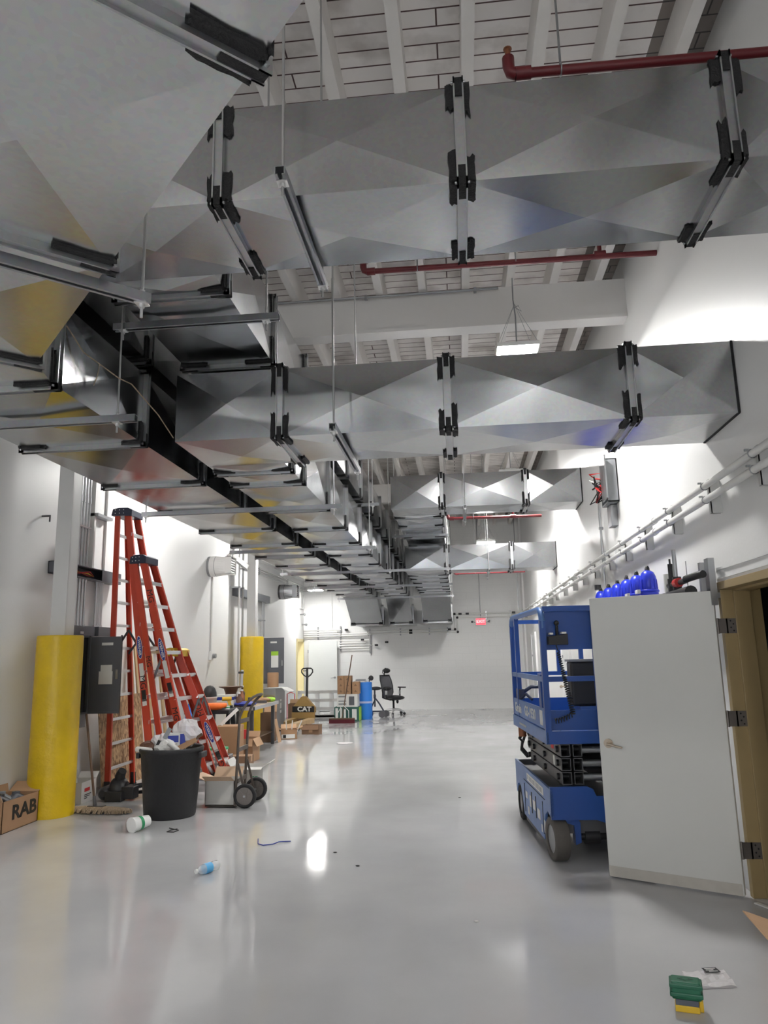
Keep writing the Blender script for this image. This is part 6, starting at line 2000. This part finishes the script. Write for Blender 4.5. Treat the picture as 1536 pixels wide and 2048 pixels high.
# platform
m = MB()
m.box((0, 0, 0.905), (LW, 0.02, 1.005)).box((0.02, 0.02, 0.985), (LW - 0.02, LL - 0.06, 1.0)).box((0, LL - 0.06, 0.905), (LW, LL - 0.04, 1.005))
obj('platform_deck', m, M['blue'], t)
m = MB()
m.box((-0.004, 0.0, 0.905), (0.016, LL - 0.05, 1.01)).box((LW - 0.016, 0, 0.905), (LW + 0.004, LL - 0.05, 1.01))
obj('platform_beam', m, M['bluel'], t)
m = MB()
m.box((0.004, 0.02, 1.02), (0.02, LL - 0.06, 1.18)).box((LW - 0.02, 0.02, 1.02), (LW - 0.004, LL - 0.06, 1.18))
obj('side_toe_board', m, M['bluel'], t)
obj('end_toe_board', MB().box((0.04, LL - 0.08, 1.01), (LW - 0.04, LL - 0.07, 1.17)), M['blue'], t)
obj('end_toe_board', MB().box((0.04, 0.03, 1.01), (LW - 0.04, 0.042, 1.17)), M['blue'], t)
text('Genie', 0.125, M['paper'], t, (0.002, 1.42, 1.095), (0, -1, 0), (-1, 0, 0), sx=1.25, bold=0.003)
text('GS-1930', 0.125, M['paper'], t, (0.002, 0.75, 1.095), (0, -1, 0), (-1, 0, 0), sx=1.3, bold=0.003)
obj('decal', MB().box((0.001, 0.14, 1.04), (0.004, 0.26, 1.16)), M['paper'], t)
obj('decal_mark', MB().box((-0.0052, 0.95, 0.945), (-0.004, 1.35, 0.965)), M['steel'], t)
# guard rails
RT = 2.0
def post(x, y, z0, z1, w_=0.042):
    return MB().box((x - w_ / 2, y - w_ / 2, z0), (x + w_ / 2, y + w_ / 2, z1))


obj('rail_post', post(0.022, 0.022, 1.0, RT - 0.10, 0.048), M['blue'], t)
obj('rail_post', post(0.022, LL - 0.09, 1.0, RT - 0.06), M['blue'], t)
obj('rail_post', post(0.022, LL - 0.40, 1.0, RT - 0.02), M['blue'], t)
obj('rail_post', post(0.46, 0.022, 1.0, RT, 0.055), M['blue'], t)
obj('rail_post', post(LW - 0.022, 0.022, 1.0, RT), M['blue'], t)
obj('rail_post', post(LW - 0.022, LL - 0.09, 1.0, RT), M['blue'], t)
obj('rail_post', post(0.50, LL - 0.09, 1.42, RT), M['blue'], t)
tr = MB()
tr.tube([(0.022, 0.022, RT - 0.16), (0.022, 0.022, RT - 0.08), (0.022, 0.045, RT - 0.03), (0.022, 0.09, RT - 0.008), (0.022, 0.15, RT), (0.022, LL - 0.20, RT), (0.022, LL - 0.13, RT - 0.02), (0.022, LL - 0.09, RT - 0.08)], 0.026, 12)
obj('top_rail', tr, M['bluel'], t)
obj('top_rail', MB().box((0.03, 0.0, RT - 0.022), (LW, 0.044, RT + 0.022)), M['blue'], t)
obj('top_rail', MB().box((0.02, LL - 0.11, RT - 0.06), (LW, LL - 0.07, RT - 0.02)).box((LW - 0.044, 0, RT - 0.02), (LW, LL - 0.07, RT + 0.02)), M['blue'], t)
obj('mid_rail', MB().box((0.003, 0.02, 1.40), (0.041, LL - 0.09, 1.442)), M['bluel'], t)
obj('mid_rail', MB().box((0.04, 0.003, 1.40), (0.46, 0.041, 1.442)).box((LW - 0.041, 0.02, 1.40), (LW - 0.003, LL - 0.09, 1.442)).box((0.02, LL - 0.11, 1.40), (LW, LL - 0.07, 1.44)), M['blue'], t)
obj('end_panel', MB().box((0.05, 0.046, 1.66), (LW - 0.03, 0.052, RT - 0.02)), M['blue'], t)
obj('gate_arm', MB().bar((0.05, 0.30, 1.02), (0.03, 0.22, 1.46), 0.05, 0.10, (0, 1, 0)), M['blue'], t)
# control box and coiled cord
cb = MB().prism([(0.0, 1.70), (0.16, 1.70), (0.16, 1.79), (0.0, 1.77)], lambda a, b, tt: (0.06 + a, -0.04 + tt, b), (0, 0.08))
co = obj('control_box', cb, M['black'], t, bevel=0.004)
obj('control_face', MB().box((0.07, -0.035, 1.785), (0.10, 0.03, 1.80)).box((0.17, -0.035, 1.79), (0.21, 0.03, 1.805)), M['paper'], co)
obj('joystick', MB().cyl((0.14, 0, 1.78), (0.14, 0, 1.86), 0.012).ball((0.14, 0, 1.88), 0.022), M['ink'], co)
cordp = [(0.12, -0.03, 1.70), (0.13, -0.02, 1.66)]
hel = []
N_ = 34
for i in range(N_ * 8 + 1):
    f = i / (N_ * 8)
    # the hanging line sags to the right and then hooks back left to the deck
    z = 1.64 - 0.50 * min(1, f / 0.8)
    x = 0.135 + 0.085 * min(1, f / 0.75)
    if f > 0.8:
        g_ = (f - 0.8) / 0.2
        z = 1.14 - 0.05 * math.sin(g_ * math.pi / 2)
        x = 0.22 - 0.15 * g_
    r_ = 0.012 + 0.008 * min(1, f * 1.5)
    a = i * 2 * math.pi / 8
    if f <= 0.8:
        hel.append((x + r_ * math.cos(a), -0.02 + r_ * math.sin(a), z))
    else:
        hel.append((x, -0.02 + r_ * math.sin(a), z + r_ * math.cos(a)))
obj('coiled_cord', MB().tube(cordp + hel, 0.0045, 5), M['ink'], t)
obj('document_box', MB().box((0.30, 0.30, 1.18), (0.62, 0.46, 1.56)), M['black'], t, bevel=0.02, label='black storage box')
obj('storage_lid', MB().box((0.29, 0.29, 1.555), (0.63, 0.47, 1.575)), M['greycab'], t)
obj('box_shelf', MB().box((0.35, 0.25, 1.13), (0.72, 0.5, 1.18)), M['bluel'], t)
obj('lever', MB().tube([(0.03, 1.50, 1.18), (0.03, 1.45, 1.22), (0.08, 1.42, 1.26), (0.14, 1.4, 1.30), (0.22, 1.4, 1.30)], 0.018, 8).tube([(0.02, 1.3, 1.19), (0.06, 1.25, 1.24), (0.1, 1.15, 1.19)], 0.014, 8).box((0.01, 1.35, 1.18), (0.06, 1.55, 1.28)), M['navy'], t)
obj('strap', MB().tube([(0.06, 0.10, 1.02), (0.07, 0.09, 1.10), (0.10, 0.08, 1.03), (0.14, 0.08, 1.01)], 0.01, 6), M['ink'], t)
